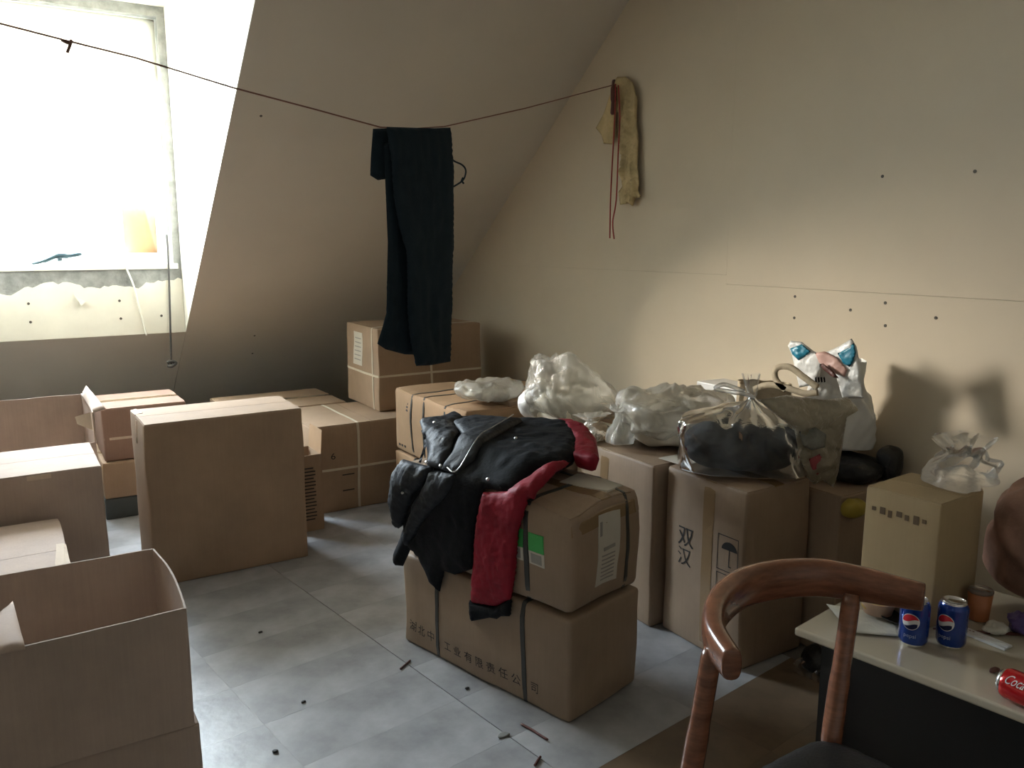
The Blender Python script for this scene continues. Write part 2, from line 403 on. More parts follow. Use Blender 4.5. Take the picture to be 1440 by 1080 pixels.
def sheet(name, P4, t, m, parent, n=6, bow=0, seed=0):
    """thin bent panel through four corner points"""
    A, B, C_, D = [Vector(p) for p in P4]; nn = (B-A).cross(D-A).normalized(); V, F = [], []
    for lay in (t/2, -t/2):
        for j in range(n+1):
            for i in range(n+1):
                u, v = i/n, j/n; p = A.lerp(B, u).lerp(D.lerp(C_, u), v)
                V.append(p + nn*(lay + bow*math.sin(PI*u)*math.sin(PI*v) + bow*.4*noise.noise(Vector((u*4, v*4, seed)))))
    w = n+1; n0 = w*w
    for j in range(n):
        for i in range(n): a = j*w+i; F += [(a, a+1, a+w+1, a+w), (n0+a, n0+a+w, n0+a+w+1, n0+a+1)]
    rim = [i for i in range(w)] + [j*w+n for j in range(1, n+1)] + [n*w+i for i in range(n-1, -1, -1)] + [j*w for j in range(n-1, 0, -1)]
    F += [(a, n0+a, n0+b, b) for a, b in zip(rim, rim[1:]+rim[:1])]
    return mk(name, V, F, m, parent, bow != 0)

# ================================================================== THE ROOM
XR, YW, XC, XL = 2.80, 5.59, 1.02, -.20          # right wall, window wall, dormer cheeks
YB, XW, ZC, ZD = -2.0, -1.6, 2.98, 2.86          # wall behind, far left wall, ceiling, dormer ceiling
def ysl(z): return 6.72 - 1.259*z               # the sloping wall
floor = struct(mk('floor', *boxg(XW, XR, YB, 6.8, -.12, -.004), M_sub))
# vinyl tiles, laid a little askew
ta = math.radians(7.8); tw, th = .54, .27
tme = {}
def tile_mesh(gap):
    V, F = boxg(-tw/2+gap, tw/2-gap, -th/2+gap, th/2-gap, -.004, 0); me = bpy.data.meshes.new('floor_tile'); me.from_pydata(V, [], F); me.materials.append(M_floor); return me
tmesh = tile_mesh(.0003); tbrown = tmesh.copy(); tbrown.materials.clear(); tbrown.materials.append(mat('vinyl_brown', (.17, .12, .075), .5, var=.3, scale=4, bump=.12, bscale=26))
ca, sa = math.cos(ta), math.sin(ta); k = 0
for i in range(-7, 6):
    for j in range(-17, 17):
        cx, cy = (i+.5)*tw, (j+.45)*th
        x, y = 1.12 + cx*ca - cy*sa + (.0022 if i >= 0 else -.0003), 2.47 + cx*sa + cy*ca
        if XW+.3 < x < XR-.3 and -1.7 < y < 6.2 and (x > -.9 and y > -.4):
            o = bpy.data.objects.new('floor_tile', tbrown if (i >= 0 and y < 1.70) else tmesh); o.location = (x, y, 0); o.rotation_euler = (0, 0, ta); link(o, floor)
# right wall: solid backing and big wallboards with open joints
wr = struct(mk('wall_right', *boxg(XR+.012, XR+.2, YB, 6.9, -.12, 3.1), M_wall))
def board(y0, y1, z0, z1, dx=0, tilt=0):
    V, F = boxg(XR, XR+.014, y0, y1, z0, z1)
    V = [(x+dx, y, z + tilt*(y-y0)) for x, y, z in V]
    return mk('wall_board', V, F, M_wall, wr)
zj = 1.30
board(-2, 2.66, 0, zj-.02, 0); board(2.6603, 6.9, 0, zj+.022, .0004)
board(-2, 2.66, zj-.0188, 3.05, .0003); board(2.6603, 6.9, zj+.0232, 3.05, 0)
def screw(p, n, parent, r=.006):
    n = Vector(n).normalized(); V, F = lathe([(r, -.003), (r, .0012), (r*.75, .002), (r*.3, .0012), (0, .0006)], 10)
    q = Vector((0, 0, 1)).rotation_difference(n); V = [q @ Vector(v) + Vector(p) for v in V]
    return mk('screw', V, F, M_screw, parent)
for px, py in ((1241, 248), (1371, 241), (1118, 417), (1117, 447), (1196, 436), (1245, 426), (1245, 458), (1316, 447)):
    screw(onx(px, py, XR), (-1, 0, 0), wr)
# sloping wall with the dormer opening
def slope_slab(x0, x1, z0, z1):
    t = .15; n = Vector((0, 1, 1.259)).normalized()*t
    P = [(x, ysl(z), z) for z in (z0, z1) for x in (x0, x1)]
    V = P + [(x, y+n.y, z+n.z) for x, y, z in P]
    return V, [(0, 1, 3, 2), (4, 6, 7, 5), (0, 4, 5, 1), (2, 3, 7, 6), (0, 2, 6, 4), (1, 5, 7, 3)]
zs0 = (6.72-YW)/1.259
wb = struct(mk('wall_back', *join([slope_slab(XC+.003, XR+.1, -.1, 3.1), slope_slab(XW-.1, XL-.003, -.1, 3.1), slope_slab(XL, XC, -.1, zs0), slope_slab(XL, XC, ZD, 3.1)]), M_slope))
nS = (0, -1, -1.259)
def onslope(px, py):
    return onplane(px, py, (0, 6.72, 0), Vector(nS))
for px, py in ((367, 163), (358, 472), (355, 497)): screw(onslope(px, py), nS, wb, .007)
# dormer cheeks, ceiling, window wall
def cheek(x0, x1):
    return prism([(ysl(zs0)-.002, zs0), (YW+.3, zs0), (YW+.3, ZD+.1), (ysl(ZD), ZD+.1), (ysl(ZD)-.002, ZD)], lambda a, b: (x0, a, b), lambda a, b: (x1, a, b))
struct(mk('wall_dormer_right', *cheek(XC, XC+.004), M_white)); struct(mk('wall_dormer_left', *cheek(XL-.004, XL), M_white))
struct(mk('ceiling_dormer', *boxg(XL-.1, XC+.1, ysl(ZD), YW+.3, ZD, ZD+.12), M_slope))
struct(mk('ceiling', *boxg(XW-.1, XR+.1, YB-.1, ysl(ZC)+.1, ZC, ZC+.12), M_slope))
struct(mk('wall_left', *boxg(XW-.12, XW, YB-.1, 6.9, -.12, 3.1), M_slope))
struct(mk('wall_front', *boxg(XW-.1, XR+.1, YB-.15, YB, -.12, 3.1), M_slope))
zw0, zw1 = 1.335, 2.80
ww = struct(mk('wall_window', *join([boxg(XL, XC, YW, YW+.28, zs0+.0005, zw0-.03), boxg(XL, XC, YW, YW+.28, zw1, ZD), boxg(XC-.045, XC, YW, YW+.28, zw0-.03, zw1), boxg(XL, XL+.045, YW, YW+.28, zw0-.03, zw1)]), M_plaster))
# torn white facing on the wall under the window, with a ragged upper edge over bare plaster
rng = random.Random(4); top = []
ragged = [(-.2, 1.20), (0, 1.185), (.10, 1.165), (.15, 1.20), (.25, 1.225), (.35, 1.23), (.42, 1.225), (.48, 1.19), (.57, 1.195), (.66, 1.20), (.76, 1.19), (.83, 1.225), (.90, 1.228), (1.018, 1.235)]
for (xa, za), (xb, zb) in zip(ragged, ragged[1:]):
    kk = max(2, int((xb-xa)/.02))
    for q in range(kk): top.append((xa+(xb-xa)*q/kk, za+(zb-za)*q/kk+rng.uniform(-.011, .011)))
top.append(ragged[-1])
fac = mk('facing_board', *prism([(-.2, zs0+.001)] + top + [(1.018, zs0+.001)], lambda a, b: (a, YW+.001, b), lambda a, b: (a, YW-.006, b)), M_face, ww)
for px, py in ((40, 427), (43, 453), (168, 423), (170, 448), (227, 444)): screw(ony(px, py, YW-.006), (0, -1, 0), ww, .008)
mk('torn_flap', *prism([(0, 0), (.035, -.07), (.06, -.045), (.03, -.03)], lambda a, b: (.40+a, YW-.007, 1.16+b), lambda a, b: (.40+a, YW-.016-.2*abs(b), 1.16+b)), M_face, ww)
# window: white frame, sash, glass, sill
w1 = struct(bpy.data.objects.new('window_1', None)); link(w1); w1.location = (0, YW, 0)
x0, x1 = XL+.045, XC-.045
def ring(x0, x1, z0, z1, t, y0, y1):
    return join([boxg(x0, x1, y0, y1, z0, z0+t), boxg(x0, x1, y0, y1, z1-t, z1), boxg(x0, x0+t, y0, y1, z0+t, z1-t), boxg(x1-t, x1, y0, y1, z0+t, z1-t)])
mk('window_frame', *ring(x0, x1, zw0, zw1, .03, .10, .16), M_pvc, w1)
a, b_ = x0+.03, x1-.03
sa_ = mk('sash', *ring(a, b_, zw0+.03, zw1-.03, .035, .11, .15), M_pvc, w1)
mk('pane', *boxg(a+.035, b_-.035, .128, .133, zw0+.065, zw1-.065), M_glass, sa_)
mb, nb_, bb_ = nodes('added_blind_cloth'); nb_.nodes.remove(bb_)
_a = N(nb_, 'ShaderNodeBsdfDiffuse'); _a.inputs[0].default_value = (.8, .78, .70, 1); _b = N(nb_, 'ShaderNodeBsdfTranslucent'); _b.inputs[0].default_value = (.8, .78, .70, 1); _c = N(nb_, 'ShaderNodeMixShader', Fac=.28)
nb_.links.new(_a.outputs[0], _c.inputs[1]); nb_.links.new(_b.outputs[0], _c.inputs[2]); nb_.links.new(_c.outputs[0], nb_.nodes['Material Output'].inputs[0])
sheet('added_blind', [(x0+.004, .07, 2.43), (x1-.004, .07, 2.44), (x1-.004, .07, zw1-.004), (x0+.004, .07, zw1-.004)], .003, mb, w1, 12, .012, 3)  # blind added over the upper glass to cut the high sky light
bevel(mk('window_sill', *boxg(XL+.001, XC-.02, -.012, .28, zw0-.035, zw0), M_white, w1), .004)
mk('timber_reveal', *boxg(.72, x1-.002, .165, .28, zw0+.002, 1.68), mat('reveal_timber', (.55, .33, .16), .6), w1)

# ================================================================== CARTONS
lbl = lambda **k: k
# the tall plain one standing on the floor under the dormer
tall = Carton('tall plain brown carton with bright narrow top, standing beside the deep open carton', .475, 1.15, 3.66, 4.03, 0, .715, M_cA, seed=1, flaps='y', tape=False, bulge=.006)
tall.patch('torn_corner', '+z', -.012, .03, .25, .365, .006, M_edge, rot=.1)
tall.patch('tape', '-x', .15, .19, .60, .70, .001, M_tape)
# left row
low = Carton('low closed carton underneath the deep open carton', -.52, .335, 1.995, 2.45, 0, .298, M_cD, seed=2, flaps=None)
op1 = open_carton('deep open grey-brown carton standing on a low closed one, inner flap showing', -.52, .322, 1.985, 2.445, .30, .605, M_cD, flare=.012, seed=3)
opc = Vector(op1.location); sheet('inner_flap', [onz(36, 913, .603)-opc, onz(18, 846, .600)-opc, onz(-25, 885, .59)-opc, onz(-25, 926, .603)-opc], .004, M_cD, op1, bow=.012)
lid = Carton('flat-topped carton with a glaring white lid, behind the deep open carton', -.52, .13, 2.66, 3.42, 0, .445, M_cD, seed=5, flaps='y', tape=False)
lid.patch('loose_flap', '+z', .61, .66, .10, .42, .012, M_edge, rot=-.06)
b2 = Carton('grey-brown carton with a sunlit top, in front of the half-open carton by the slope', -.52, .295, 3.50, 3.955, 0, .605, M_cD, seed=6, flaps='y', tape=False)
b2.patch('flap_tab', '-y', .56, .64, .585, .603, .004, M_edge)
op2 = open_carton('open carton with spread flaps under the window, behind the sunlit-topped carton', -.52, .335, 4.15, 4.70, 0, .70, M_cD, walls={'-y': .8}, flare=.006, seed=7)
hl = (.335+.52)/2
sheet('flap', [(hl-.003, .26, .695), (hl-.003, -.26, .695), (hl+.05, -.30, .715), (hl+.02, .24, .745)], .005, M_cD, op2, bow=.008)
sheet('flap', [(-hl+.01, -.272, .555), (hl-.06, -.272, .555), (hl-.06, -.33, .47), (-hl+.01, -.33, .47)], .005, M_cD, op2)
sheet('flap', [(hl-.012, -.27, .70), (hl-.075, -.262, .685), (hl-.07, -.285, .655), (hl-.01, -.295, .62)], .005, M_edge, op2)
# small stack behind the tall carton
dk = Carton('low dark bin at the bottom of the small stack behind the tall carton', .40, 1.02, 4.73, 5.25, 0, .115, M_dark, seed=8, flaps=None, name='storage_bin')
Carton('pale carton in the middle of the small stack behind the tall carton', .40, 1.02, 4.72, 5.25, .116, .312, M_cA, seed=9, flaps='y')
st = Carton('reddish brown carton topping the small stack behind the tall carton', .42, .84, 4.74, 5.2, .317, .60, card('card_red', (.30, .19, .14)), seed=10, flaps='y')
st.patch('tape', '-y', 0, .42, .115, .128, .0012, M_edge)
# flap-topped slim one, right of the tall carton
fb = open_carton('slim carton with one raised flap lit orange, between the tall and strapped cartons', 1.19, 1.345, 3.99, 4.19, 0, .40, M_cA, flare=.0, seed=11)
sheet('flap', [(.0755, -.098, .398), (.0755, .098, .398), (.088, .10, .52), (.088, -.09, .52)], .004, M_cC, fb)
V, F = text_mesh('I', .1)
for q in range(16):
    mk('printed_line', *boxg(-.055+.0, .04 if q % 3 else .03, -.1026, -.1014, .06+q*.018, .066+q*.018), M_ink, fb)
lg = Carton('long brown carton with pale crossed straps on the floor, beneath the labelled one', 1.365, 2.07, 4.22, 4.80, 0, .485, M_cA, seed=12, flaps='x', tape=False)
lg.strap('y', .26, .014, M_strapl); lg.strap('z', .235, .012, M_strapl)
for q, (u, v) in enumerate(((.55, .42), (.56, .33), (.17, .20), (.17, .11))): lg.patch('printed_line', '-y', u, u+.07, v, v+.006, .0012, M_ink)
lg.text('-y', '6', .105, .30, .05, sx=1.2)
hb = Carton('brown carton pushed into the angle of the slope, behind the long strapped carton', 1.10, 1.80, 4.83, 5.40, 0, .485, M_cA, seed=13, flaps='y')
h2 = Carton('carton half hidden behind the taped stack, under the labelled carton', 2.09, 2.74, 4.24, 4.90, 0, .485, M_cA, seed=14, flaps='y')
ub = Carton('carton with white shipping label and pale straps, topmost against the sloping wall', 1.84, 2.52, 4.40, 4.90, .492, .975, M_cA, seed=15, flaps='x', nz=.005)
ub.strap('y', .33, .014, M_strapl); ub.strap('z', .20, .012, M_strapl); ub.strap('x', .07, .012, M_strapl)
ul = ub.patch('shipping_label', '-x', .13, .27, .24, .44, .0015, M_paper)
for q in range(6): ub.patch('label_print', '-x', .15, .25, .27+q*.026, .276+q*.026, .0022, mat('label_grey', (.32, .30, .27), .6), under=ul)
# taped old stack by the right wall
def sag(seed, a=.018):
    def f(q, n):
        if q.z > 0:
            k = smooth01((n.z-.55)/.45); q = q + Vector((noise.noise(q*5+Vector((seed, 0, 0)))*.012*k, noise.noise(q*5+Vector((0, seed, 0)))*.012*k, 0))
            q.z += a*k*(.9*noise.noise(Vector((q.x*4, q.y*4, seed))) + .35*(1-n.x**2)*(1-n.y**2))
        return q
    return f
s1 = Carton('lower carton of the taped pair beside the strapped long carton', 1.79, 2.50, 3.27, 4.07, 0, .342, M_cC, seed=20, flaps=None, bulge=.008, nz=.005)
s2 = Carton('upper worn carton of the taped pair, buckled top flaps bound with dark straps', 1.79, 2.50, 3.27, 4.07, .353, .690, M_cC, seed=21, flaps='x', dent=sag(2), r=.02, bulge=.01, nz=.006)
for c in (s1, s2):
    for p in (.56, .42, .2): c.strap('x', p, .014)
    for q in range(3): c.patch('printed_line', '-x', .05+q*.035, .07+q*.035, .03, .042, .0012, M_ink); c.patch('printed_line', '-x', .16, .185, .24+q*.018, .25+q*.018, .0012, M_ink)
s2.strap('y', .5, .014); tf_ = s2.patch('torn_flap', '+z', .22, .50, .05, .20, .02, M_cB, rot=.25)
for q in range(4): s2.patch('staple', '+z', .27+q*.05, .282+q*.05, .17-q*.012, .182-q*.012, .022, M_ink, under=tf_)
# row along the wall that carries the bags
r1 = Carton('brown carton under the first clear bag, between the taped pair and the tall taped one', 1.99, 2.62, 2.755, 3.245, 0, .645, M_cB, seed=22, flaps='x', r=.012)
r2 = Carton('taped carton under the milky bag, with a white card on its edge', 2.03, 2.765, 2.245, 2.735, 0, .645, M_cB, seed=23, flaps='x', r=.012)
r3 = Carton('tall carton with umbrella and character print, beneath the tied bag of dark clothes', 2.07, 2.395, 1.83, 2.222, 0, .645, M_cB, seed=24, flaps='x', r=.012)
r4 = Carton('plain brown carton against the wall, beneath the white carrier bag', 2.415, 2.775, 1.72, 2.222, 0, .60, M_cB, seed=25, flaps='y')
r3.patch('tape', '-x', .20, .25, .0, .645, .0012, M_tape); r2.patch('tape', '-x', .17, .22, .0, .645, .0012, M_tape)
r3.text('-x', '双', .075, .375, .085); r3.text('-x', '汉', .075, .30, .075)
V, F = [], []
def icon(c, face, pieces):
    P = []
    for poly in pieces:
        n = len(poly); P.append(([c.fm(face, u, v, .0012) for u, v in poly], [tuple(range(n))]))
    V, F = join(P); mk('printed_icon', V, F, M_ink, c.root)
def rectp(u0, u1, v0, v1): return [(u0, v0), (u1, v0), (u1, v1), (u0, v1)]
def frame_icon(c, u, v, w, h, t=.003): return [rectp(u, u+w, v, v+t), rectp(u, u+w, v+h-t, v+h), rectp(u, u+t, v, v+h), rectp(u+w-t, u+w, v, v+h)]
cu, cv = .33, .43
icon(r3, '-x', frame_icon(r3, .275, .34, .095, .13) + [[(cu+.035*math.cos(a*PI/10), cv-.01+.03*math.sin(a*PI/10)) for a in range(11)], rectp(cu-.002, cu+.002, cv-.07, cv-.01), rectp(cu-.002, cu+.012, cv-.07, cv-.066)])
icon(r3, '-x', frame_icon(r3, .275, .22, .095, .11) + [[(cu-.02, .31), (cu+.02, .31), (cu+.004, .275), (cu-.004, .275)], rectp(cu-.0015, cu+.0015, .25, .276), rectp(cu-.015, cu+.015, .245, .25)])
wc = sheet('card', [(2.10, 2.17, .654), (2.10, 2.30, .653), (2.28, 2.30, .655), (2.28, 2.17, .655)], .002, M_paper, None); tag(wc, 'white card lying on the carton edge between milky bag and dark clothes', 'card')
# ---- front pair, turned towards the camera
A0, B0 = onz(570, 900), onz(800, 1020); ed = (B0-A0).normalized(); Ls = (B0-A0).length; sd = Vector((-ed.y, ed.x, 0)); Ws = .355
FRZ = math.atan2(sd.y, sd.x)            # local +x = across (sd), local -y = towards the near end (ed)
cen = (A0+B0)/2 + sd*Ws/2
def front(label, z0, z1, seed, **k):
    return Carton(label, -Ws/2, Ws/2, -Ls/2, Ls/2, z0, z1, M_cB, rz=FRZ, seed=seed, center=(cen.x, cen.y, z0), **k)
f1 = front('lower carton of the front pair with black Chinese company lettering', 0, .345, 30, flaps=None, bulge=.012, nz=.007, r=.014)
def fdent(q, n):
    q = sag(5, .016)(q, n)
    k = smooth01((n.z-.2)/.8)*smooth01((-n.y-.6)/.4)*smooth01((-n.x-.2)/.8)
    q.z -= .022*k; q.x += .012*k; q.y += .010*k
    return q
f2 = front('upper battered carton of the front pair with shipping label, under the jacket', .356, .685, 31, flaps='x', dent=fdent, r=.026, bulge=.012, nz=.008)
tx = '湖北中'; 
f1.text('-x', '湖', .030, .062, .043, sx=1.0); f1.text('-x', '北', .082, .060, .043); f1.text('-x', '中', .135, .058, .043)
for q, ch in enumerate('工业有限责任公司'): f1.text('-x', ch, .240+.0525*q+(.026 if ch == '司' else 0), .056, .040)
for p in (Ls-.205, Ls-.618): 
    f1.strap('x', p, .016)
f2.strap('x', Ls-.636, .016); f2.strap('x', Ls-.22, .016); f2.strap('y', .265, .014)
f2.patch('tape', '-x', Ls-.30, Ls-.22, .27, .335, .0012, M_tape); f2.patch('tape', '-y', 0, Ws, .255, .335, .0012, M_tape); 
fl_ = f2.patch('shipping_label', '-y', .115, .225, .06, .285, .002, M_paper, rot=-.05)
for q in range(7): f2.patch('label_print', '-y', .13, .20, .075+q*.013, .079+q*.013, .003, mat('label_grey', (.32, .30, .27), .6), rot=-.05, under=fl_)
f2.patch('label_print', '-y', .14, .20, .17, .18, .003, MATS['label_grey'], under=fl_); f2.patch('label_print', '-y', .125, .137, .22, .265, .003, MATS['label_grey'], under=fl_)
for u in (.562, .640):
    f2.patch('green_label', '-x', u, u+.055, .175, .235, .0025, M_green); wl = f2.patch('white_label', '-x', u, u+.055, .13, .174, .0025, M_paper); f2.patch('label_print', '-x', u+.008, u+.045, .136, .168, .0033, MATS['label_grey'], under=wl)
f2.patch('torn_label', '+z', .20, .31, .04, .22, .007, M_paper, rot=.15)

# ================================================================== JACKET over the front pair
jk = thing('jacket', 'black quilted hooded jacket with crimson lining thrown over the front pair of cartons', 'jacket', (cen.x, cen.y, .69))
ztop = .690; O3 = Vector((A0.x, A0.y, ztop)) - sd*.010; out = -sd; ci = jk.location.copy()
def hb_(v): return .012 + .066*smooth01((-v+.02)/.13)
def uv_of(px, py):
    p = onplane(px, py, O3+out*.012, out)
    if p.z < ztop: return ((p-O3).dot(ed), ztop-p.z)
    for _ in range(6):
        v = 0 if _ == 0 else -(p-O3).dot(sd); p = onz(px, py, ztop+hb_(min(v, 0)))
    return ((p-O3).dot(ed), min(-(p-O3).dot(sd), .0))
def jmap(lift=0, hscale=1.0):
    def f(u, v, w):
        k = smooth01((v+.05)/.10); nrm = (out*k + Vector((0, 0, 1))*(1-k)).normalized()
        base = O3 + ed*u + (Vector((0, 0, -v)) if v > 0 else sd*(-v))
        h = hb_(v)*hscale+lift
        if w < 0: h = min(h, h+w) if v < -.02 else .004
        return base + nrm*(max(h + (w if w > 0 else 0), .004)) - ci
    return f
def jpoly(pts): return [uv_of(*p) for p in pts]
body = [(592, 606), (640, 590), (700, 590), (765, 592), (800, 597), (815, 612), (812, 640), (790, 652), (745, 656), (705, 668), (680, 690), (670, 740), (665, 800), (640, 808), (625, 803), (619, 832), (606, 818), (592, 785), (578, 772), (567, 796), (556, 795), (553, 780), (566, 750), (572, 720), (562, 690), (560, 660), (570, 645), (590, 640)]
jb = cloth('body', jpoly(body), jmap(), M_black, jk, h=.011, puff=.024, rim=.06, back=.05, wr=.007, wf=7, seed=1)
cloth('sleeve', jpoly([(598, 640), (574, 644), (561, 662), (557, 700), (566, 742), (574, 735), (590, 695), (612, 662), (628, 645)]), jmap(.02), M_blackq, jk, h=.007, puff=.045, rim=.07, back=.04, wr=.006, wf=22, seed=2)
cloth('sleeve_fold', jpoly([(628, 648), (612, 668), (592, 700), (574, 750), (580, 768), (600, 735), (640, 690), (652, 668)]), jmap(.02), M_blackq, jk, h=.007, puff=.03, rim=.04, back=.03, wr=.005, wf=16, seed=3)
jc = cloth('collar', jpoly([(622, 640), (650, 622), (636, 606), (660, 597), (705, 600), (735, 602), (700, 622), (668, 642), (652, 668), (630, 672)]), jmap(.028), M_blackq, jk, h=.008, puff=.022, rim=.05, back=.03, wr=.004, wf=10, seed=4)
cloth('hood', jpoly([(590, 604), (612, 601), (640, 591), (652, 598), (640, 606), (645, 620), (622, 640), (606, 634), (598, 618), (588, 634), (583, 634)]), jmap(.03), M_blackq, jk, h=.008, puff=.018, rim=.04, back=.03, wr=.005, wf=14, seed=5)
cloth('lining', jpoly([(672, 735), (682, 694), (706, 672), (745, 660), (790, 655), (806, 652), (780, 664), (742, 673), (735, 700), (730, 750), (726, 800), (720, 842), (700, 852), (665, 847), (668, 790)]), jmap(.006), M_red, jk, h=.008, puff=.022, rim=.035, back=.02, wr=.005, wf=16, seed=6)
cloth('cuff', jpoly([(662, 843), (700, 851), (720, 840), (718, 866), (706, 866), (700, 870), (690, 868), (664, 873)]), jmap(.004), M_black, jk, h=.007, puff=.018, rim=.025, back=.02, wr=.004, wf=25, seed=7)
cloth('lining_edge', jpoly([(783, 594), (802, 595), (824, 604), (838, 622), (843, 652), (828, 650), (806, 644), (808, 618), (794, 602)]), jmap(.012), M_red, jk, h=.008, puff=.012, rim=.03, back=.05, wr=.005, wf=20, seed=8)
jm = jmap(.052)
zp = [jm(*uv_of(*p), .004) for p in ((644, 664), (658, 646), (672, 636), (690, 624), (712, 610), (722, 603))]
mk('zip', *tube(spline(zp, 5), .0022, 6), M_metal, jc)
for px, py in ((611, 614), (635, 664), (600, 642), (583, 688), (725, 638), (690, 660)):
    p = jm(*uv_of(px, py), .002); V, F = lathe([(0, -.002), (.006, -.002), (.006, .001), (.004, .003), (0, .003)], 12)
    q = Vector((0, 0, 1)).rotation_difference((out*.7+Vector((0, 0, .7))).normalized()); mk('snap_button', [q @ Vector(v) + p for v in V], F, M_metal, jb, True)

# ================================================================== CLOTHESLINE, TROUSERS, CLOTH ON THE HOOK
hook = onx(868, 118, XR-.012); mid = at(580, 180, 3.1); ld = (hook-mid); ld.z = 0; ld.normalize(); ln = Vector((-ld.y, ld.x, 0))
lp = lambda x, y: onplane(x, y, mid, ln)
left = lp(0, 33); l2 = lp(-330, -36) ; dl = (left-lp(190, 80)); endp = left + dl*((XW+.005-left.x)/dl.x)
cl = [endp, left, lp(93, 57), lp(190, 81), lp(330, 124), lp(440, 153), lp(535, 179), lp(580, 181), lp(625, 178), lp(740, 152), lp(868, 118)]
rope = thing('clothesline', 'thin reddish cord strung across the room from the window side to the wall', 'rope', hook)
mk('cord', *tube([p-hook for p in cl], .0026, 6), M_rope, rope)
V, F = tube([(-.02, 0, .012), (.011, 0, .012)], .004, 8); mk('nail', V, F, M_iron, rope)
kp = lp(93, 58)-hook
mk('knot', *tube(spline([kp+Vector((-.01, 0, .002)), kp+Vector((.006, .004, -.004)), kp+Vector((.012, -.004, .002)), kp+Vector((.0, .0, -.028))], 4), .004, 6), M_rope, rope, True)
tr = thing('trousers', 'dark navy trousers folded over the clothesline with a drawstring hanging out', 'trousers', mid)
def tmap(off):
    def f(u, v, w): return ld*u + Vector((0, 0, -v)) - ln*(off+w) if False else ld*u + Vector((0, 0, -v)) + nv*(off+w)
    return f
nv = ln if ln.dot(Vector(_C)-mid) > 0 else -ln
def tp(pts):
    o = []
    for p in pts:
        q = lp(*p)-mid; o.append((q.dot(ld), -q.z))
    return o
cloth('leg', tp([(538, 179), (570, 180), (605, 181), (628, 180), (631, 240), (632, 330), (630, 430), (628, 508), (600, 513), (580, 514), (572, 480), (568, 440), (567, 355), (556, 320), (549, 280), (545, 225)]), tmap(.02), M_navy, tr, h=.013, puff=.020, rim=.05, wr=.008, wf=9, seed=11, an=(1.2, .3))
cloth('leg', tp([(545, 200), (585, 200), (590, 340), (592, 360), (600, 400), (610, 500), (575, 499), (548, 492), (536, 484), (543, 462), (549, 440), (551, 340)]), tmap(-.022), M_navy, tr, h=.013, puff=.016, rim=.05, wr=.007, wf=9, seed=12, an=(1.2, .3))
cloth('waist', tp([(534, 180), (560, 179), (600, 180), (600, 240), (562, 250), (546, 252), (541, 253), (530, 246), (531, 220)]), tmap(-.036), M_navy, tr, h=.013, puff=.012, rim=.04, wr=.007, wf=10, seed=13)
ds = [lp(*p)-mid for p in ((629, 216), (638, 226), (650, 232), (655, 240), (652, 252), (642, 260), (630, 266))]
dw = mk('drawstring', *tube(spline(ds, 5), .0035, 6), M_navy, tr, True)
ds = [lp(*p)-mid for p in ((651, 250), (649, 254), (652, 258))]; mk('drawstring_end', *tube(ds, .004, 6), M_navy, dw)
# stained cloth with red cords, hanging on the nail
hc = thing('hanging_cloth', 'crumpled yellowed cloth with red cords hanging from a nail on the wall', 'cloth', hook)
def wp(pts, dx):
    return [((onx(*p, XR-dx).y-hook.y)*-1, hook.z-onx(*p, XR-dx).z) for p in pts]
def wmap(off): return lambda u, v, w: Vector((XR-off-w-hook.x, -u, -v))
cloth('cloth', wp([(868, 108), (880, 108), (890, 116), (896, 140), (895, 170), (898, 200), (896, 230), (899, 255), (897, 268), (902, 277), (893, 279), (890, 290), (884, 286), (872, 288), (870, 270), (875, 262), (872, 240), (876, 215), (868, 190), (870, 160), (864, 125)], .03), wmap(.03), M_cloth, hc, h=.009, puff=.012, rim=.02, wr=.024, wf=24, seed=14, an=(1.6, .35))
cloth('cloth_corner', wp([(866, 118), (868, 150), (866, 195), (862, 203), (850, 202), (847, 190), (839, 180), (850, 160), (860, 130)], .04), wmap(.045), M_cloth, hc, h=.009, puff=.006, rim=.02, wr=.008, wf=14, seed=15)
for pts in (((866, 118), (865, 160), (862, 220), (859, 280), (858, 335)), ((870, 120), (872, 165), (870, 210), (867, 280), (862, 312), (864, 336))):
    P = [Vector((XR-.072, onx(*p, XR-.07).y, onx(*p, XR-.07).z))-hook for p in pts]; mk('red_cord', *tube(spline(P, 6), .0035, 6), M_ribbon, hc, True)
mk('knot', *tube(spline([Vector((-.02, .0, .01)), Vector((-.05, -.035, -.03)), Vector((-.058, -.045, -.10)), Vector((-.055, -.035, -.16))], 5), [.012]*5+[.016]*5+[.012]*5+[.006], 8), M_brown, hc, True)

# ================================================================== THINGS BY THE WINDOW
cord = thing('pull_cord', 'dark pull cord with a knotted end hanging at the corner of the dormer', 'cord', (XC-.03, YW-.05, zw0))
cb = cord.location.copy(); P = [ony(*p, YW-.03) for p in ((232, 330), (236, 352), (238, 400), (239, 440))] + [onslope(240, 475)+Vector((0, -.10, 0)), onslope(240, 512)+Vector((0, -.05, 0))]
P = [ony(*p, YW-.03-.0) for p in ((234, 330), (236, 352), (238, 400), (239, 440), (240, 480), (241, 512))]
mk('cord', *tube([p-cb for p in spline(P, 4)], .006, 8), M_iron, cord, True)
e = P[-1]-cb; mk('knot', *tube(spline([e+Vector((-.025, 0, .01)), e+Vector((.0, .0, .018)), e+Vector((.028, 0, .005)), e+Vector((.0, -.01, -.012)), e+Vector((-.02, 0, -.008))], 4), .011, 8), M_iron, cord, True)
wc2 = thing('white_cable', 'thin white cable hanging loosely over the sill down the torn facing', 'cable', (.70, YW, zw0))
P = [ony(*p, YW-.02) for p in ((172, 362), (178, 378), (188, 402), (195, 430), (202, 455), (206, 472))]; c0 = wc2.location.copy()
P = [Vector((P[0].x-.02, YW+.04, zw0+.008))] + P
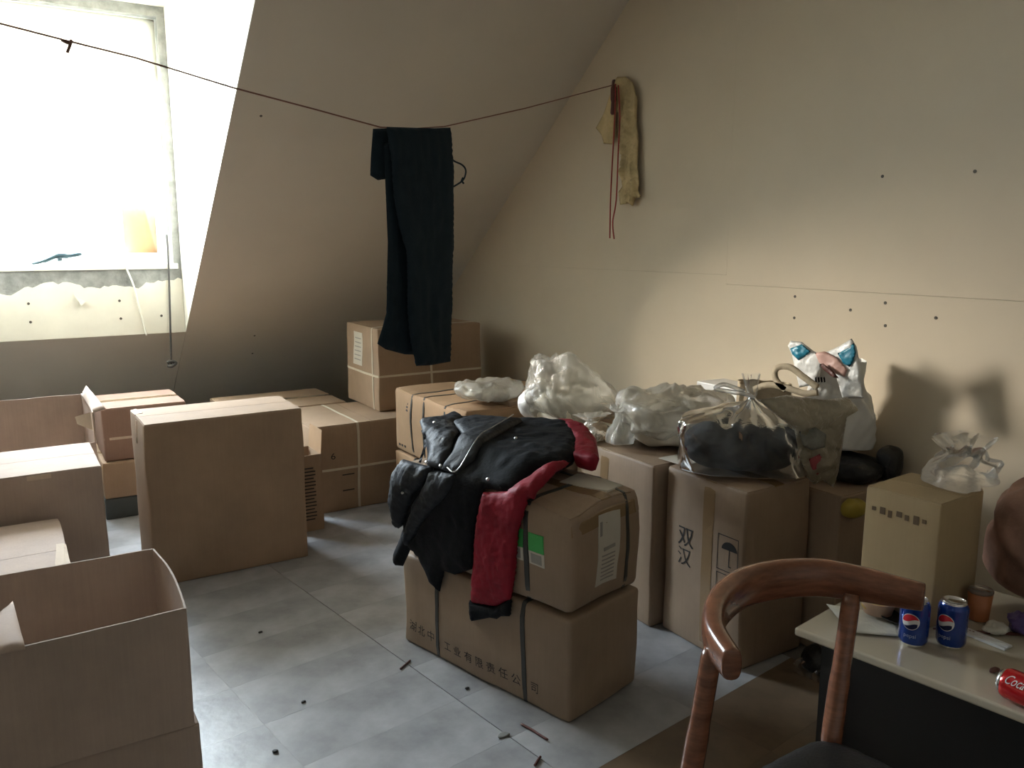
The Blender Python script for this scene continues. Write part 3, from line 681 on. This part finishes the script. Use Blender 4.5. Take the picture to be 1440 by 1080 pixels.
mk('cable', *tube([p-c0 for p in spline(P, 4)], .0055, 8), M_white, wc2, True)
tl = thing('window_latch', 'dark bluish metal handle lying on the window sill', 'handle', (.33, YW+.02, zw0+.001))
hp = [Vector((ony(x, y, YW+.02).x-.33, 0, ony(x, y, YW+.02).z-zw0-.001)) for x, y in ((44, 361), (62, 357), (80, 350), (96, 350), (114, 347))]
zoff = min(p.z for p in hp); hp = [p-Vector((0, 0, zoff-.006)) for p in hp]
M_latch = mat('latch_blue', (.02, .05, .065), .5)
mk('lever', *tube(spline(hp, 4), [.006]+[.008]*3+[.012]*4+[.018]*4+[.012]*4+[.007], 8), M_latch, tl, True)
mk('pivot', *tube([hp[2]+Vector((.01, 0, -.03 if hp[2].z > .036 else -hp[2].z)), hp[2]+Vector((.008, 0, .015))], .012, 8), M_latch, tl)

# ================================================================== BAGS ON THE CARTONS
def crease(q, seed):
    w = q + noise.noise_vector(q*.35+Vector((seed, 0, 0)))*.9; r = random.Random(int(seed)); v = 0
    for i in range(6):
        d = Vector((r.uniform(-1, 1), r.uniform(-1, 1), r.uniform(-.8, .8))).normalized(); f = .35*(1.45**i); x = w.dot(d)*f + r.random()
        v += (abs((x % 1)-.5)-.25)/(1.3**i)
    return v
def bag_geo(a, b_, h, neck=.75, neck_r=.12, flare=.3, folds=13, amp=.10, crump=.02, seed=0, nth=128, nk=84, square=2.6, peak=(0, 0), lean=(0, 0), tp=.25):
    """tied bag: flat base, belly, gathered neck, loose ruffled mouth"""
    V, F = [], []
    for k in range(nk+1):
        t = k/nk
        if t < .12: R = .55+.45*math.sin(t/.12*PI/2)*1.0; z = .0 + .04*(t/.12)**2
        elif t < neck:
            s = (t-.12)/(neck-.12); R = 1.0 - (1-neck_r)*smooth01((s-tp)/(1-tp))**1.15; z = .04 + s*(.72)
        else:
            s = (t-neck)/(1-neck); R = neck_r + flare*s; z = .76+.24*s
        if t < .12: R = t/.12*1.0 if t < .06 else .5+.5*math.sin((t-.06)/.06*PI/2)
        fa = amp*smooth01((t-.25)/.5)
        for j in range(nth):
            th = 2*PI*j/nth; c, s_ = math.cos(th), math.sin(th)
            sq = (abs(c)**square+abs(s_)**square)**(-1/square)
            ph = 2.5*noise.noise(Vector((c*1.3, s_*1.3, seed+t*1.5)))
            rr = R*sq*(1 + fa*math.sin(folds*th+ph*2.2) + (fa*.6)*math.sin(folds*.47*th+seed))
            kx = smooth01((t-.15)/.6)
            p = Vector((a*rr*c + kx*peak[0]*h + lean[0]*z*h, b_*rr*s_ + kx*peak[1]*h + lean[1]*z*h, z*h))
            q = p*9+Vector((seed*5, seed, 0)); d = noise.noise_vector(q)*.5
            ridge = 2.1*crease(q*1.3, seed)
            n = Vector((c, s_, .3)); kk = min(1, t*8)
            p += (d*crump + n*ridge*crump)*kk; p.z = max(p.z, .002+.0*t)
            V.append(p)
    for k in range(nk):
        for j in range(nth): F.append((k*nth+j, k*nth+(j+1) % nth, (k+1)*nth+(j+1) % nth, (k+1)*nth+j))
    return V, F
def lump_geo(a, b_, h, seed=0, crump=.02, f=7, sub=4, square=2.5, cut=0):
    bm = bmesh.new(); bmesh.ops.create_icosphere(bm, subdivisions=sub, radius=1)
    for v in bm.verts:
        p = v.co.copy(); r = (abs(p.x)**square+abs(p.y)**square+abs(p.z)**square)**(-1/square); p = p*r
        p = Vector((p.x*a, p.y*b_, (p.z+1)*h/2)); q = p*f+Vector((seed*4.1, seed, 0))
        d = noise.noise_vector(q)*crump + noise.noise_vector(q*2.7)*crump*.5; d += p.normalized()*crease(q*1.6, seed)*crump*1.6
        p += d; p.z = max(p.z, 0); v.co = p
    V = [v.co.copy() for v in bm.verts]; F = [tuple(x.index for x in f.verts) for f in bm.faces]; bm.free(); return V, F
def pos(px, py, z): return onz(px, py, z)
ZT = .652
# 1 small flat white plastic scrap behind the jacket
p = Vector((1.93, 3.12, .702)); o = thing('plastic_scrap', 'crumpled white plastic sheet lying on the worn carton behind the jacket', 'plastic bag', (1.98, 3.40, .720))
V, F = lump_geo(.16, .14, .085, 41, .022, 9, 5); mk('sheet', V, F, F_milk, o, True); V, F = lump_geo(.11, .10, .05, 42, .02); mk('contents', V, F, M_wstuff, o, True)
# 2 clear bag, peaked
o = thing('clear_bag', 'clear plastic bag with pale contents, peaked top, next to the buckled carton', 'plastic bag', (2.19, 2.99, ZT+.004))
V, F = lump_geo(.225, .20, .235, 51, .034, 7, 5, 2.0)
V = [Vector((v.x-.25*max(0, v.z-.10), v.y+.15*max(0, v.z-.10), v.z+.55*max(0, v.z-.15)*(1 if v.x < 0 else .6))) for v in V]; mk('film', V, F, F_clear, o, True)
V, F = lump_geo(.185, .165, .155, 52, .026); mk('contents', V, F, M_wstuff, o, True)
V, F = lump_geo(.10, .07, .16, 53, .02); c = mk('paper', [Vector(v)+Vector((-.11, .08, .0)) for v in V], F, M_pr_white, o, True)
pth = [onx(848+600/6*0, 543, 2.5)]
# 3 small one below
o = thing('crinkled_bag', 'small crinkled bag between the clear bag and the milky bag', 'plastic bag', (2.07, 2.685, ZT+.004))
V, F = bag_geo(.085, .07, .10, neck=.7, neck_r=.22, flare=.5, folds=8, amp=.12, crump=.014, seed=61); mk('film', V, F, F_milk, o, True)
V, F = lump_geo(.065, .05, .06, 62, .012); mk('contents', V, F, M_tanst, o, True)
# 4 milky bag
o = thing('milky_bag', 'bulging milky plastic bag with ruffled corner beside the bag of dark clothes', 'plastic bag', (2.32, 2.45, ZT+.004), -.3)
V, F = lump_geo(.255, .17, .225, 71, .034, 7, 5, 2.4); mk('film', V, F, F_milk, o, True)
V, F = lump_geo(.215, .15, .15, 72, .026); mk('contents', V, F, M_wstuff, o, True)
V, F = bag_geo(.05, .045, .18, neck=.3, neck_r=.35, flare=.9, folds=9, amp=.2, crump=.02, seed=73); mk('ruffle', [Vector((v[0]-.245, v[1]-.02, v[2]*.9+.01)) for v in V], F, F_clear, o, True)
wb_ = thing('white_carton', 'white paper carton standing behind the milky bag by the wall', 'box', (2.68, 2.49, ZT+.003), -.05)
bevel(mk('body', *boxg(-.075, .075, -.13, .13, 0, .178), M_pr_white, wb_), .004); bevel(mk('lid', *boxg(-.078, .078, -.133, .133, .1785, .205), M_pr_white, wb_), .003)
# 5 bag with dark clothes
e0 = Vector((2.225, 2.005, ZT+.004))
o = thing('clothes_bag', 'knotted clear bag stuffed with dark clothes on the tall carton', 'plastic bag', e0, -.8)
V, F = lump_geo(.205, .118, .212, 81, .016, 6, 5, 2.3); mk('clothes', V, F, M_garm, o, True)
V, F = bag_geo(.228, .142, .355, neck=.88, neck_r=.06, flare=.10, folds=15, amp=.05, crump=.012, seed=82, square=2.8, peak=(.06, .0), tp=.62); mk('film', V, F, F_thin, o, True)
P = [Vector((.035, 0, .27)), Vector((0, -.02, .285)), Vector((-.05, -.03, .292)), Vector((-.10, -.03, .30)), Vector((-.07, -.02, .315)), Vector((.0, 0, .29))]
mk('handle_loop', *tube(spline(P, 6), .008, 8), F_clear, o, True)
# 6 tote
o = thing('tote_bag', 'beige cloth tote with looped handles leaning behind the bag of dark clothes', 'bag', (2.47, 2.14, ZT+.003), -.8)
V, F = bag_geo(.125, .06, .28, neck=.97, neck_r=.75, flare=.0, folds=6, amp=.06, crump=.014, seed=91, square=3); mk('body', V, F, M_tote, o, True)
o['category'] = 'bag'; TO = o
Mi = Matrix.Rotation(.8, 3, 'Z')
def tol(p): return Mi @ (Vector(p)-Vector((2.47, 2.14, ZT+.003)))
def strapw(pts, w=.028, dx=2.42, t=.004):
    P = spline([onx(x, y, dx) for x, y in pts], 8); V, F = tube([tol(p) for p in P], 1.0, sec=[(-t, -w/2), (t, -w/2), (t, w/2), (-t, w/2)]); return V, F
mk('handle', *strapw([(1105, 548), (1092, 535), (1090, 522), (1096, 516), (1112, 517), (1130, 530), (1150, 545)], .022), M_tote, o, True)
mk('handle', *strapw([(1060, 548), (1080, 541), (1105, 545), (1130, 553), (1150, 552)], .022), M_tote, o, True)
# drape of printed plastic at its side, hanging over the carton edge
pn = Vector((-.35, -.94, 0)).normalized(); pc = Vector((2.41, 1.79, .7))
pd_ = Vector((pn.y, -pn.x, 0)); pd_ = pd_ if pd_.x > 0 else -pd_
def dp(pts): 
    r_ = []
    for q in pts: z = onplane(*q, pc, pn)-pc; r_.append((z.dot(pd_), -z.z))
    return r_
pr = thing('printed_sack', 'limp translucent printed sack hanging beside the bag of dark clothes', 'plastic bag', pc)
dmap = lambda off: (lambda u, v, w: pd_*u + Vector((0, 0, -v)) + pn*(off+w))
cloth('sheet', dp([(1060, 560), (1100, 553), (1150, 560), (1185, 556), (1200, 573), (1183, 585), (1178, 620), (1172, 660), (1165, 682), (1150, 672), (1138, 678), (1128, 668), (1118, 640), (1110, 600), (1090, 585)]), dmap(.03), film('sack_film', (.50, .44, .32), .8, .3), pr, h=.010, puff=.018, rim=.05, wr=.016, wf=12, seed=95)
cloth('red_print', dp([(1126, 640), (1143, 632), (1150, 650), (1138, 662), (1130, 658)]), dmap(.052), mat('sack_red', (.35, .06, .07), .5), pr, h=.008, puff=.004, rim=.02, wr=.006, wf=16, seed=96)
cloth('print_band', dp([(1112, 602), (1135, 596), (1150, 606), (1148, 624), (1130, 628), (1118, 622)]), dmap(.052), M_toteg, pr, h=.008, puff=.004, rim=.02, wr=.006, wf=16, seed=97)
# 7 white carrier bag with teal handles
g0 = Vector((2.60, 1.93, ZT-.045))
bk = thing('black_bundle', 'shapeless black bag under the white carrier bag, against the wall', 'bag', (2.625, 1.86, .606))
V, F = lump_geo(.12, .14, .085, 101, .012); mk('body', V, F, M_blk, bk, True)
V, F = lump_geo(.05, .04, .13, 102, .012); mk('bulge', [Vector(v)+Vector((.09, -.12, .0)) for v in V], F, M_blk, bk, True)
g0 = Vector((2.655, 1.945, .698))
o = thing('carrier_bag', 'upright white carrier bag with teal printed handle ears, standing against the wall', 'plastic bag', g0, -.85)
V, F = bag_geo(.15, .085, .335, neck=.97, neck_r=.62, flare=.02, folds=5, amp=.05, crump=.014, seed=103, square=3); mk('body', V, F, M_bagw, o, True)
gi = Matrix.Rotation(.85, 3, 'Z'); gx = 2.56
def gl_(pts, X=gx): return [onx(x, y, X) for x, y in pts]
def gplate(name, pts, m, X, puff=.006, seed=0, wr=.004):
    pl_ = [(-(onx(*p, X).y), onx(*p, X).z) for p in pts]
    return cloth(name, pl_, lambda u, v, w: gi @ (Vector((X-w, -u, v))-g0), m, o, h=.007, puff=puff, rim=.02, wr=wr, wf=25, seed=seed)
gplate('handle_ear', [(1108, 486), (1112, 479), (1128, 481), (1145, 494), (1160, 500), (1150, 540), (1124, 545), (1114, 500)], M_bagw, gx, .008, 1)
gplate('handle_ear', [(1160, 496), (1180, 487), (1198, 476), (1205, 488), (1211, 520), (1215, 560), (1185, 560), (1170, 510)], M_bagw, gx, .008, 2)
gplate('teal_patch', [(1111, 490), (1128, 484), (1140, 494), (1133, 501), (1123, 507), (1114, 498)], M_teal, gx-.010, .003, 3)
gplate('teal_patch', [(1178, 497), (1192, 490), (1201, 482), (1204, 496), (1200, 508), (1195, 516), (1186, 511)], M_teal, gx-.010, .003, 4)
gplate('pink_patch', [(1146, 496), (1160, 494), (1178, 503), (1192, 520), (1188, 530), (1170, 524), (1152, 510)], M_pink, gx-.010, .008, 5)
gplate('brown_fold', [(1153, 512), (1158, 511), (1172, 522), (1180, 532), (1172, 531), (1158, 520)], M_brown, gx-.030, .003, 6)
for q in range(4): gplate('print_mark', [(1146+q*4, 531), (1148+q*4, 530), (1149+q*4, 537), (1147+q*4, 538)], M_ink, gx-.034, .001, 7+q, .0005)
yp = thing('yellow_packet', 'dull yellow packet tucked between the wall carton and the beige box', 'packet', (2.52, 1.66, .55))
V, F = lump_geo(.05, .03, .07, 111, .008); mk('body', V, F, M_yel, yp, True); yp.location = (2.45, 1.69, .53)

# ================================================================== COFFEE TABLE
ZTB = .52; c0 = onz(1117, 882, ZTB); c1 = onz(1440, 1005, ZTB); e1 = (c1-c0).normalized(); e2 = Vector((-e1.y, e1.x, 0)); trz = math.atan2(e1.y, e1.x)
tb = thing('coffee_table', 'low table with a glossy off-white top and dark base, beside the chair', 'table', (c0.x, c0.y, 0), trz)
TL, TW_ = 1.25, .62
o = mk('table_top', *boxg(0, TL, 0, TW_, ZTB-.022, ZTB), M_table, tb); bevel(o, .006, 3)
mk('apron', *join([boxg(.05, TL-.05, .05, .07, ZTB-.10, ZTB-.0221), boxg(.05, TL-.05, TW_-.07, TW_-.05, ZTB-.10, ZTB-.0221), boxg(.05, .07, .07, TW_-.07, ZTB-.10, ZTB-.0221), boxg(TL-.07, TL-.05, .07, TW_-.07, ZTB-.10, ZTB-.0221)]), M_tleg, tb)
for a in (.05, TL-.10):
    for b_ in (.05, TW_-.10): mk('leg', *boxg(a, a+.05, b_, b_+.05, 0, ZTB-.0222), M_tleg, tb)
mk('added_dark_panel', *boxg(.101, TL-.05, .075, .09, .0, ZTB-.023), M_tleg, tb)  # dark panel added to keep the space under the table black
mk('shelf', *boxg(.101, TL-.101, .091, TW_-.06, .14, .158), M_tleg, tb)
def ont(px, py, dz=0): return onz(px, py, ZTB+dz)
# beige carton on the table
q0 = ont(1205, 851); bb = Carton('small clean beige carton with faint print standing at the corner of the coffee table', 0, .215, 0, .195, ZTB+.001, ZTB+.32, M_cE, rz=.07, seed=40, center=(2.00, 1.18, ZTB+.001), r=.004, bulge=.002, nz=.0012, flaps='x', tape=False)
for q in range(7): bb.patch('printed_mark', '-x', .02+q*.022, .03+q*.022+(.004 if q % 2 else 0), .262-.004*(q % 3), .272+.004*(q % 2), .0012, M_fade)
# cans
def can(px, py, label, m, turn):
    p = ont(px, py); R = .033
    o = thing('soda_can', label, 'can', (p.x, p.y, ZTB+.0005), turn)
    prof = [(0, .006), (.018, .006), (.023, .001), (.025, .0), (.027, .003), (.0315, .012), (.033, .017), (.033, .098), (.0325, .101), (.028, .110)]
    mk('body', *lathe(prof, 40), m, o, True)
    rim_ = mk('rim', *lathe([(.028, .1098), (.0268, .1125), (.0275, .1145), (.0265, .1152), (.0255, .1145), (.0248, .111), (0, .110)], 40), M_alu, o, True)
    mk('base', *lathe([(.0255, .0002), (.0275, .0035), (.0300, .009), (.0302, .0088), (.0277, .0028), (.0257, -.0002)], 40), M_alu, o, True)
    V, F = prism([(.012*math.cos(k*PI/8)*(1 if math.cos(k*PI/8) > 0 else 1.3), .008*math.sin(k*PI/8)) for k in range(16)], lambda a, b: (a, b, .1115), lambda a, b: (a, b, .1128)); mk('pull_tab', V, F, M_alu, rim_)
    return o
def on_can(poly, off=.0006, R=.033):     # (arc, z) -> surface, arc 0 faces local -y
    out = []
    for s, z in poly: a = s/R - PI/2; out.append(Vector(((R+off)*math.cos(a), (R+off)*math.sin(a), z)))
    return out
def can_patch(o, name, poly, m, off=.0006, R=.033):
    P, F, D = fill(poly, .004); return mk(name, on_can(P, off, R), F, m, o)
def circ(r, a0, a1, n=24, cx=0, cz=.067): return [(cx+r*math.cos(a0+(a1-a0)*k/n), cz+r*math.sin(a0+(a1-a0)*k/n)) for k in range(n+1)]
def globe(o):
    r = .0185; ew = can_patch(o, 'emblem_white', circ(r+.0015, 0, 2*PI, 40)[:-1], M_pr_white, .0005)
    wave = lambda x, s: .067 + s + .004*math.sin((x/r)*2.4)
    xs = [r*.97*(-1+2*k/14) for k in range(15)]
    up_ = [(x, max(wave(x, .003), .067-math.sqrt(max(0, r*r-x*x)))) for x in xs]; aR = math.atan2(up_[-1][1]-.067, up_[-1][0]); aL = math.atan2(up_[0][1]-.067, up_[0][0])
    can_patch(ew, 'emblem_red', [p for p in up_] + circ(r, aR+.1, (aL if aL > 0 else aL+2*PI)-.1, 20), M_pr_red, .0010)
    xs = xs[::-1]; lo = [(x, wave(x, -.0075)) for x in xs]; aL = math.atan2(lo[-1][1]-.067, lo[-1][0]); aR = math.atan2(lo[0][1]-.067, lo[0][0])
    can_patch(ew, 'emblem_navy', [(x, z) for x, z in lo if abs(x) < r*.85] + circ(r, PI+math.asin(.58), 2*PI-math.asin(.58), 20), M_pr_navy, .0010)
    V, F = text_mesh('pepsi', .0135); w = max(v.x for v in V); mk('lettering', on_can([(v.x-w/2, v.y+.028) for v in V], .0008), F, mat('print_pale', (.35, .42, .6), .4), o)
face = -YAW-.42
k1 = can(1283, 905, 'upright blue soda can with a round emblem, beside the chair rail end', M_blue, face-.30); globe(k1)
k2 = can(1336, 908, 'upright blue soda can with a round emblem, beside the white plastic strip', M_blue, face-.55); globe(k2)
# red can lying down
p = ont(1412, 975); o = thing('soda_can', 'red soda can lying on its side near the table edge', 'can', (p.x+.05, p.y-.045, ZTB+.0335))
prof = [(0, .006), (.018, .006), (.023, .001), (.025, .0), (.027, .003), (.0315, .012), (.033, .017), (.033, .098), (.0325, .101), (.028, .110)]
ax = (onz(1475, 985, ZTB+.033)-onz(1408, 957, ZTB+.033)); ax.z = 0; ax.normalize()
RC = Matrix((Vector((ax.y, -ax.x, 0)), Vector((0, 0, 1)).cross(Vector((0, 0, 1))) if False else Vector((0, 0, 1)), ax)).transposed()
st_ = onz(1408, 957, ZTB+.033); o.location = (st_.x, st_.y, ZTB+.0337)
T3 = lambda vs: [RC @ Vector(v) for v in vs]
V, F = lathe(prof, 40); mk('body', T3(V), F, M_cred, o, True)
V, F = lathe([(.028, .1098), (.0268, .1125), (.0275, .1145), (.0255, .1145), (.0248, .111), (0, .110)], 40); mk('rim', T3(V), F, M_alu, o, True)
V, F = lathe([(.0255, -.0002), (.0278, .003), (.0300, .0085), (.0292, .0085), (.0265, .003), (.0245, .0002)], 40); mk('base', T3(V), F, M_alu, o, True)
V, F = text_mesh('Coca-Cola', .030)
tc_ = []
camd = (Vector(_C)-o.location).normalized(); lc = RC.transposed() @ camd; a0 = math.atan2(lc.y, lc.x)
sgn = 1 if (RC @ Vector((-math.sin(a0), math.cos(a0), 0))).z > 0 else -1
for v in V:
    a = a0 + sgn*((v.y-.004)/.033 + .05 + .25*(v.x*.0)); tc_.append(Vector((.0336*math.cos(a), .0336*math.sin(a), .016+v.x*.62+v.y*.35)))
mk('lettering', T3(tc_), F, M_pr_white, o)
# napkins, bowl, strip, tissue, cup, dish, packet
def flat(name, label, cat, pts, m, dz=.002, bow=.004, seed=0):
    P = [ont(*q) for q in pts]; c = sum(P, Vector())/4; o = thing(name, label, cat, (c.x, c.y, ZTB+dz)); sheet(name+'_sheet', [q-c for q in P], .0012, m, o, 8, bow, seed); return o
flat('napkin', 'creased white paper napkin under the foam bowl on the table', 'napkin', [(1162, 852), (1270, 870), (1268, 898), (1195, 892)], M_tissue, .0052, .004, 3)
p = ont(1230, 868); o = thing('foam_bowl', 'pinkish foam bowl with yellow leftovers on the napkin', 'bowl', (p.x+.01, p.y, ZTB+.0105))
mk('bowl', *lathe([(0, 0), (.03, 0), (.034, .002), (.042, .034), (.044, .036), (.041, .036), (.033, .006), (0, .004)], 36), M_foam, o, True)
V, F = lump_geo(.036, .036, .026, 7, .004, 30, 3); mk('food', [Vector(v)+Vector((0, 0, .0065)) for v in V], F, M_food, o, True)
p = ont(1385, 900); o = thing('plastic_strip', 'white ribbed plastic strip lying behind the second blue can', 'strip', (p.x, p.y, ZTB+.0015)); d0 = (ont(1410, 913)-ont(1358, 892)).normalized()
q = Vector((-d0.y, d0.x, 0))
for k in range(3): V, F = tube([d0*-.055+q*(.012*k-.012), d0*.055+q*(.012*k-.012)], 1, sec=[(-.0055, 0), (.0055, 0), (.004, .005), (-.004, .005)], upv=(0, 0, 1)); mk('rib', V, F, M_pr_white, o)
mk('web', *tube([d0*-.055, d0*.055], 1, sec=[(-.018, -.0004), (.018, -.0004), (.018, .0012), (-.018, .0012)], upv=(0, 0, 1)), M_pr_white, o)
p = ont(1402, 893); o = thing('tissue', 'crumpled tissue beside the white plastic strip', 'tissue', (p.x+.012, p.y+.01, ZTB+.001)); V, F = lump_geo(.035, .025, .018, 120, .008, 40, 4); mk('paper', V, F, M_tissue, o, True)
p = ont(1360, 866); o = thing('orange_cup', 'clear-rimmed orange cup standing beside the beige carton', 'cup', (p.x+.005, p.y-.025, ZTB+.0008))
mk('cup', *lathe([(0, 0), (.022, 0), (.024, .003), (.029, .072), (.0275, .072), (.0225, .005), (0, .004)], 32), M_orange, o, True)
mk('lid', *lathe([(.0285, .0722), (.030, .074), (.030, .078), (.027, .082), (.012, .083), (0, .083)], 32), F_clear, o, True)
p = ont(1262, 882); o = thing('dark_dish', 'small dark saucer behind the first blue can', 'dish', (p.x+.03, p.y+.01, ZTB+.006)); mk('saucer', *lathe([(0, 0), (.03, 0), (.052, .012), (.05, .013), (.03, .003), (0, .003)], 32), M_tleg, o, True)
o = thing('chopsticks', 'pair of dark chopsticks lying across the table behind the cans', 'chopsticks', ont(1330, 884)+Vector((.01, -.03, .004)))
for k in range(2): mk('stick', *tube([Vector((-.045, .03+.012*k, .0)), Vector((.12, -.10+.004*k, .0))], [.0022, .0034], 8), M_brown, o, True)
p = ont(1432, 892); o = thing('purple_packet', 'crumpled purple wrapper on the table beside the pink bundle', 'wrapper', (p.x+.02, p.y, ZTB+.001)); V, F = lump_geo(.04, .03, .05, 125, .012, 30, 4); mk('wrapper', V, F, M_purple, o, True)
o = thing('peel', 'dark reddish scrap next to the red can', 'scrap', ont(1398, 945)+Vector((0, 0, .001))); V, F = lump_geo(.018, .007, .007, 126, .002, 60, 3); mk('scrap', V, F, M_brown, o, True)
# pink bundle and clear film behind the beige carton
p = Vector((2.30, .95, ZTB+.002)); o = thing('pink_bundle', 'brownish pink patterned fabric bundle on the table behind the cup', 'bundle', p, .2)
V, F = lump_geo(.16, .18, .35, 130, .035, 5, 5); mk('fabric', V, F, M_pinkbag, o, True)
o = thing('clear_wrap', 'crumpled clear plastic wrap on top of the beige carton', 'plastic wrap', (2.165, 1.06, ZTB+.327), .3)
V, F = bag_geo(.12, .08, .11, neck=.9, neck_r=.5, flare=.2, folds=6, amp=.12, crump=.028, seed=131); mk('film', V, F, film('film_dull', (.75, .72, .62), .06, .25, .5, .35, 14.0), o, True)
o.location = (2.11, 1.15, ZTB+.328)
o = thing('floor_bag', 'crumpled dark clear bag on the floor under the table', 'plastic bag', onz(1150, 955)+Vector((.06, .02, .001))); V, F = bag_geo(.10, .08, .14, neck=.8, neck_r=.2, flare=.4, folds=9, amp=.1, crump=.02, seed=140); mk('film', V, F, F_thin, o, True); V, F = lump_geo(.08, .06, .09, 141, .012); mk('contents', V, F, M_blk, o, True)

# ================================================================== CHAIR
ZR = .74
rp_ = [onz(*p, ZR) for p in ((1030, 936), (1004, 893), (1010, 856), (1042, 828), (1092, 815), (1150, 812), (1205, 820), (1252, 830), (1300, 840))]
pL = onz(1001, 918, .72); pR = onz(1197, 842, .72)
wv = (pR-pL); wv.z = 0; wv.normalize(); fv = Vector((wv.y, -wv.x, 0))
fv = fv if fv.dot(Vector((0, -1, 0))) > 0 else -fv
sm = (onz(968, 1112, .46) + onz(1169, 1040, .46))/2; sc_ = sm + fv*.20; sc_.z = 0
ch = thing('armchair', 'glossy reddish wood chair with curved horn-shaped rail and black seat, beside the table', 'chair', sc_); cI = sc_
P = spline(rp_, 8); n = len(P)
sec = []
for k in range(16):
    a = 2*PI*k/16; c, s = math.cos(a), math.sin(a); sec.append((math.copysign(abs(c)**.7, c)*.52, math.copysign(abs(s)**.7, s)*.85))
R = [.035 + .016*math.sin(PI*i/(n-1)) for i in range(n)]
V, F = tube([p-cI for p in P], R, sec=sec, upv=(0, 0, 1)); o = mk('back_rail', V, F, M_wood, ch, True)
bevel(o, .004, 2)
bl, br = onz(968, 1112, .46), onz(1169, 1040, .46)
for t_, b_ in ((pL, bl), (pR, br)):
    dirn = (t_-b_); fl = b_ - dirn*((b_.z-.0)/dirn.z)*.55; fl.z = .0; fl += -fv*.03
    top_ = t_ + dirn*((ZR-.012-t_.z)/dirn.z)
    P = [fl-cI, (b_-Vector((0, 0, .06)))-cI, b_-cI, t_.lerp(b_, .5)-cI, top_-cI]
    mk('leg', *tube(spline(P, 5), [.015]*5+[.020]*5+[.021]*5+[.019]*5+[.016], 12), M_wood, ch, True)
for sg in (-1, 1):
    b_ = sm + fv*.42 + wv*sg*.235; P = [Vector((b_.x+wv.x*sg*.02, b_.y+wv.y*sg*.02, 0))-cI, Vector((b_.x, b_.y, .435))-cI]
    mk('leg', *tube(P, [.014, .019], 12), M_wood, ch, True)
def rr(hw0, hw1, d0, d1, n=8, r=.09):
    pts = []; C4 = [(-hw0, d0), (hw0, d0), (hw1, d1), (-hw1, d1)]
    for i in range(4):
        a, b_, c = Vector(C4[i-1]), Vector(C4[i]), Vector(C4[(i+1) % 4]); p0 = b_+(a-b_).normalized()*r; p1 = b_+(c-b_).normalized()*r
        for k in range(n+1): t = k/n; pts.append(tuple(p0*(1-t)**2 + b_*2*t*(1-t) + p1*t*t))
    return pts
sp = rr(.20, .245, -.01, .45)
def sm_(u, v, z): q = sm + wv*u + fv*v; return Vector((q.x, q.y, z))-cI
mk('seat_frame', *prism(sp, lambda a, b: sm_(a*.97, b*.97+.007, .40), lambda a, b: sm_(a*.97, b*.97+.007, .435)), M_wood, ch)
cloth('seat', sp, lambda u, v, w: sm_(u, v, .4355+.004+(w if w > 0 else -.003)), M_seat, ch, h=.02, puff=.032, rim=.06, back=.003, wr=.001, seed=9)

# ================================================================== FLOOR LITTER
def twig(label, pts, r, k):
    P = [onz(*q)+Vector((0, 0, r*1.05)) for q in pts]; c = P[0].copy(); o = mk('twig', *tube([p-c for p in spline(P, 4)], r, 6), M_brown, None, True); o.location = c; tag(o, label, 'twig')
twig('short dark twig on the floor beside the lettered carton', ((563, 942), (570, 936), (577, 930)), .0035, 0)
twig('longer crooked twig on the floor at the near corner of the front pair', ((733, 1020), (748, 1028), (757, 1034), (770, 1042)), .004, 1)
twig('dark twig end on the floor near the tile seam', ((752, 1078), (757, 1070), (760, 1066)), .004, 2)
for k, (px, py, l) in enumerate(((366, 890, 'small dark crumb on the floor close to the tall carton'), (387, 1058, 'small black crumb on the floor beside the deep open carton'), (657, 969, 'tiny black crumb on the floor before the Chinese lettering'), (708, 1035, 'grey scrap on the tile seam before the front pair'), (427, 988, 'tiny grey crumb in the middle of the bright floor'))):
    p = onz(px, py); V, F = lump_geo(.008 if k != 3 else .02, .006 if k != 3 else .012, .006, 200+k, .002, 80, 2); o = mk('crumb', V, F, M_ink if k != 3 else M_plaster, None, True); o.location = (p.x, p.y, .0005); tag(o, l, 'crumb')
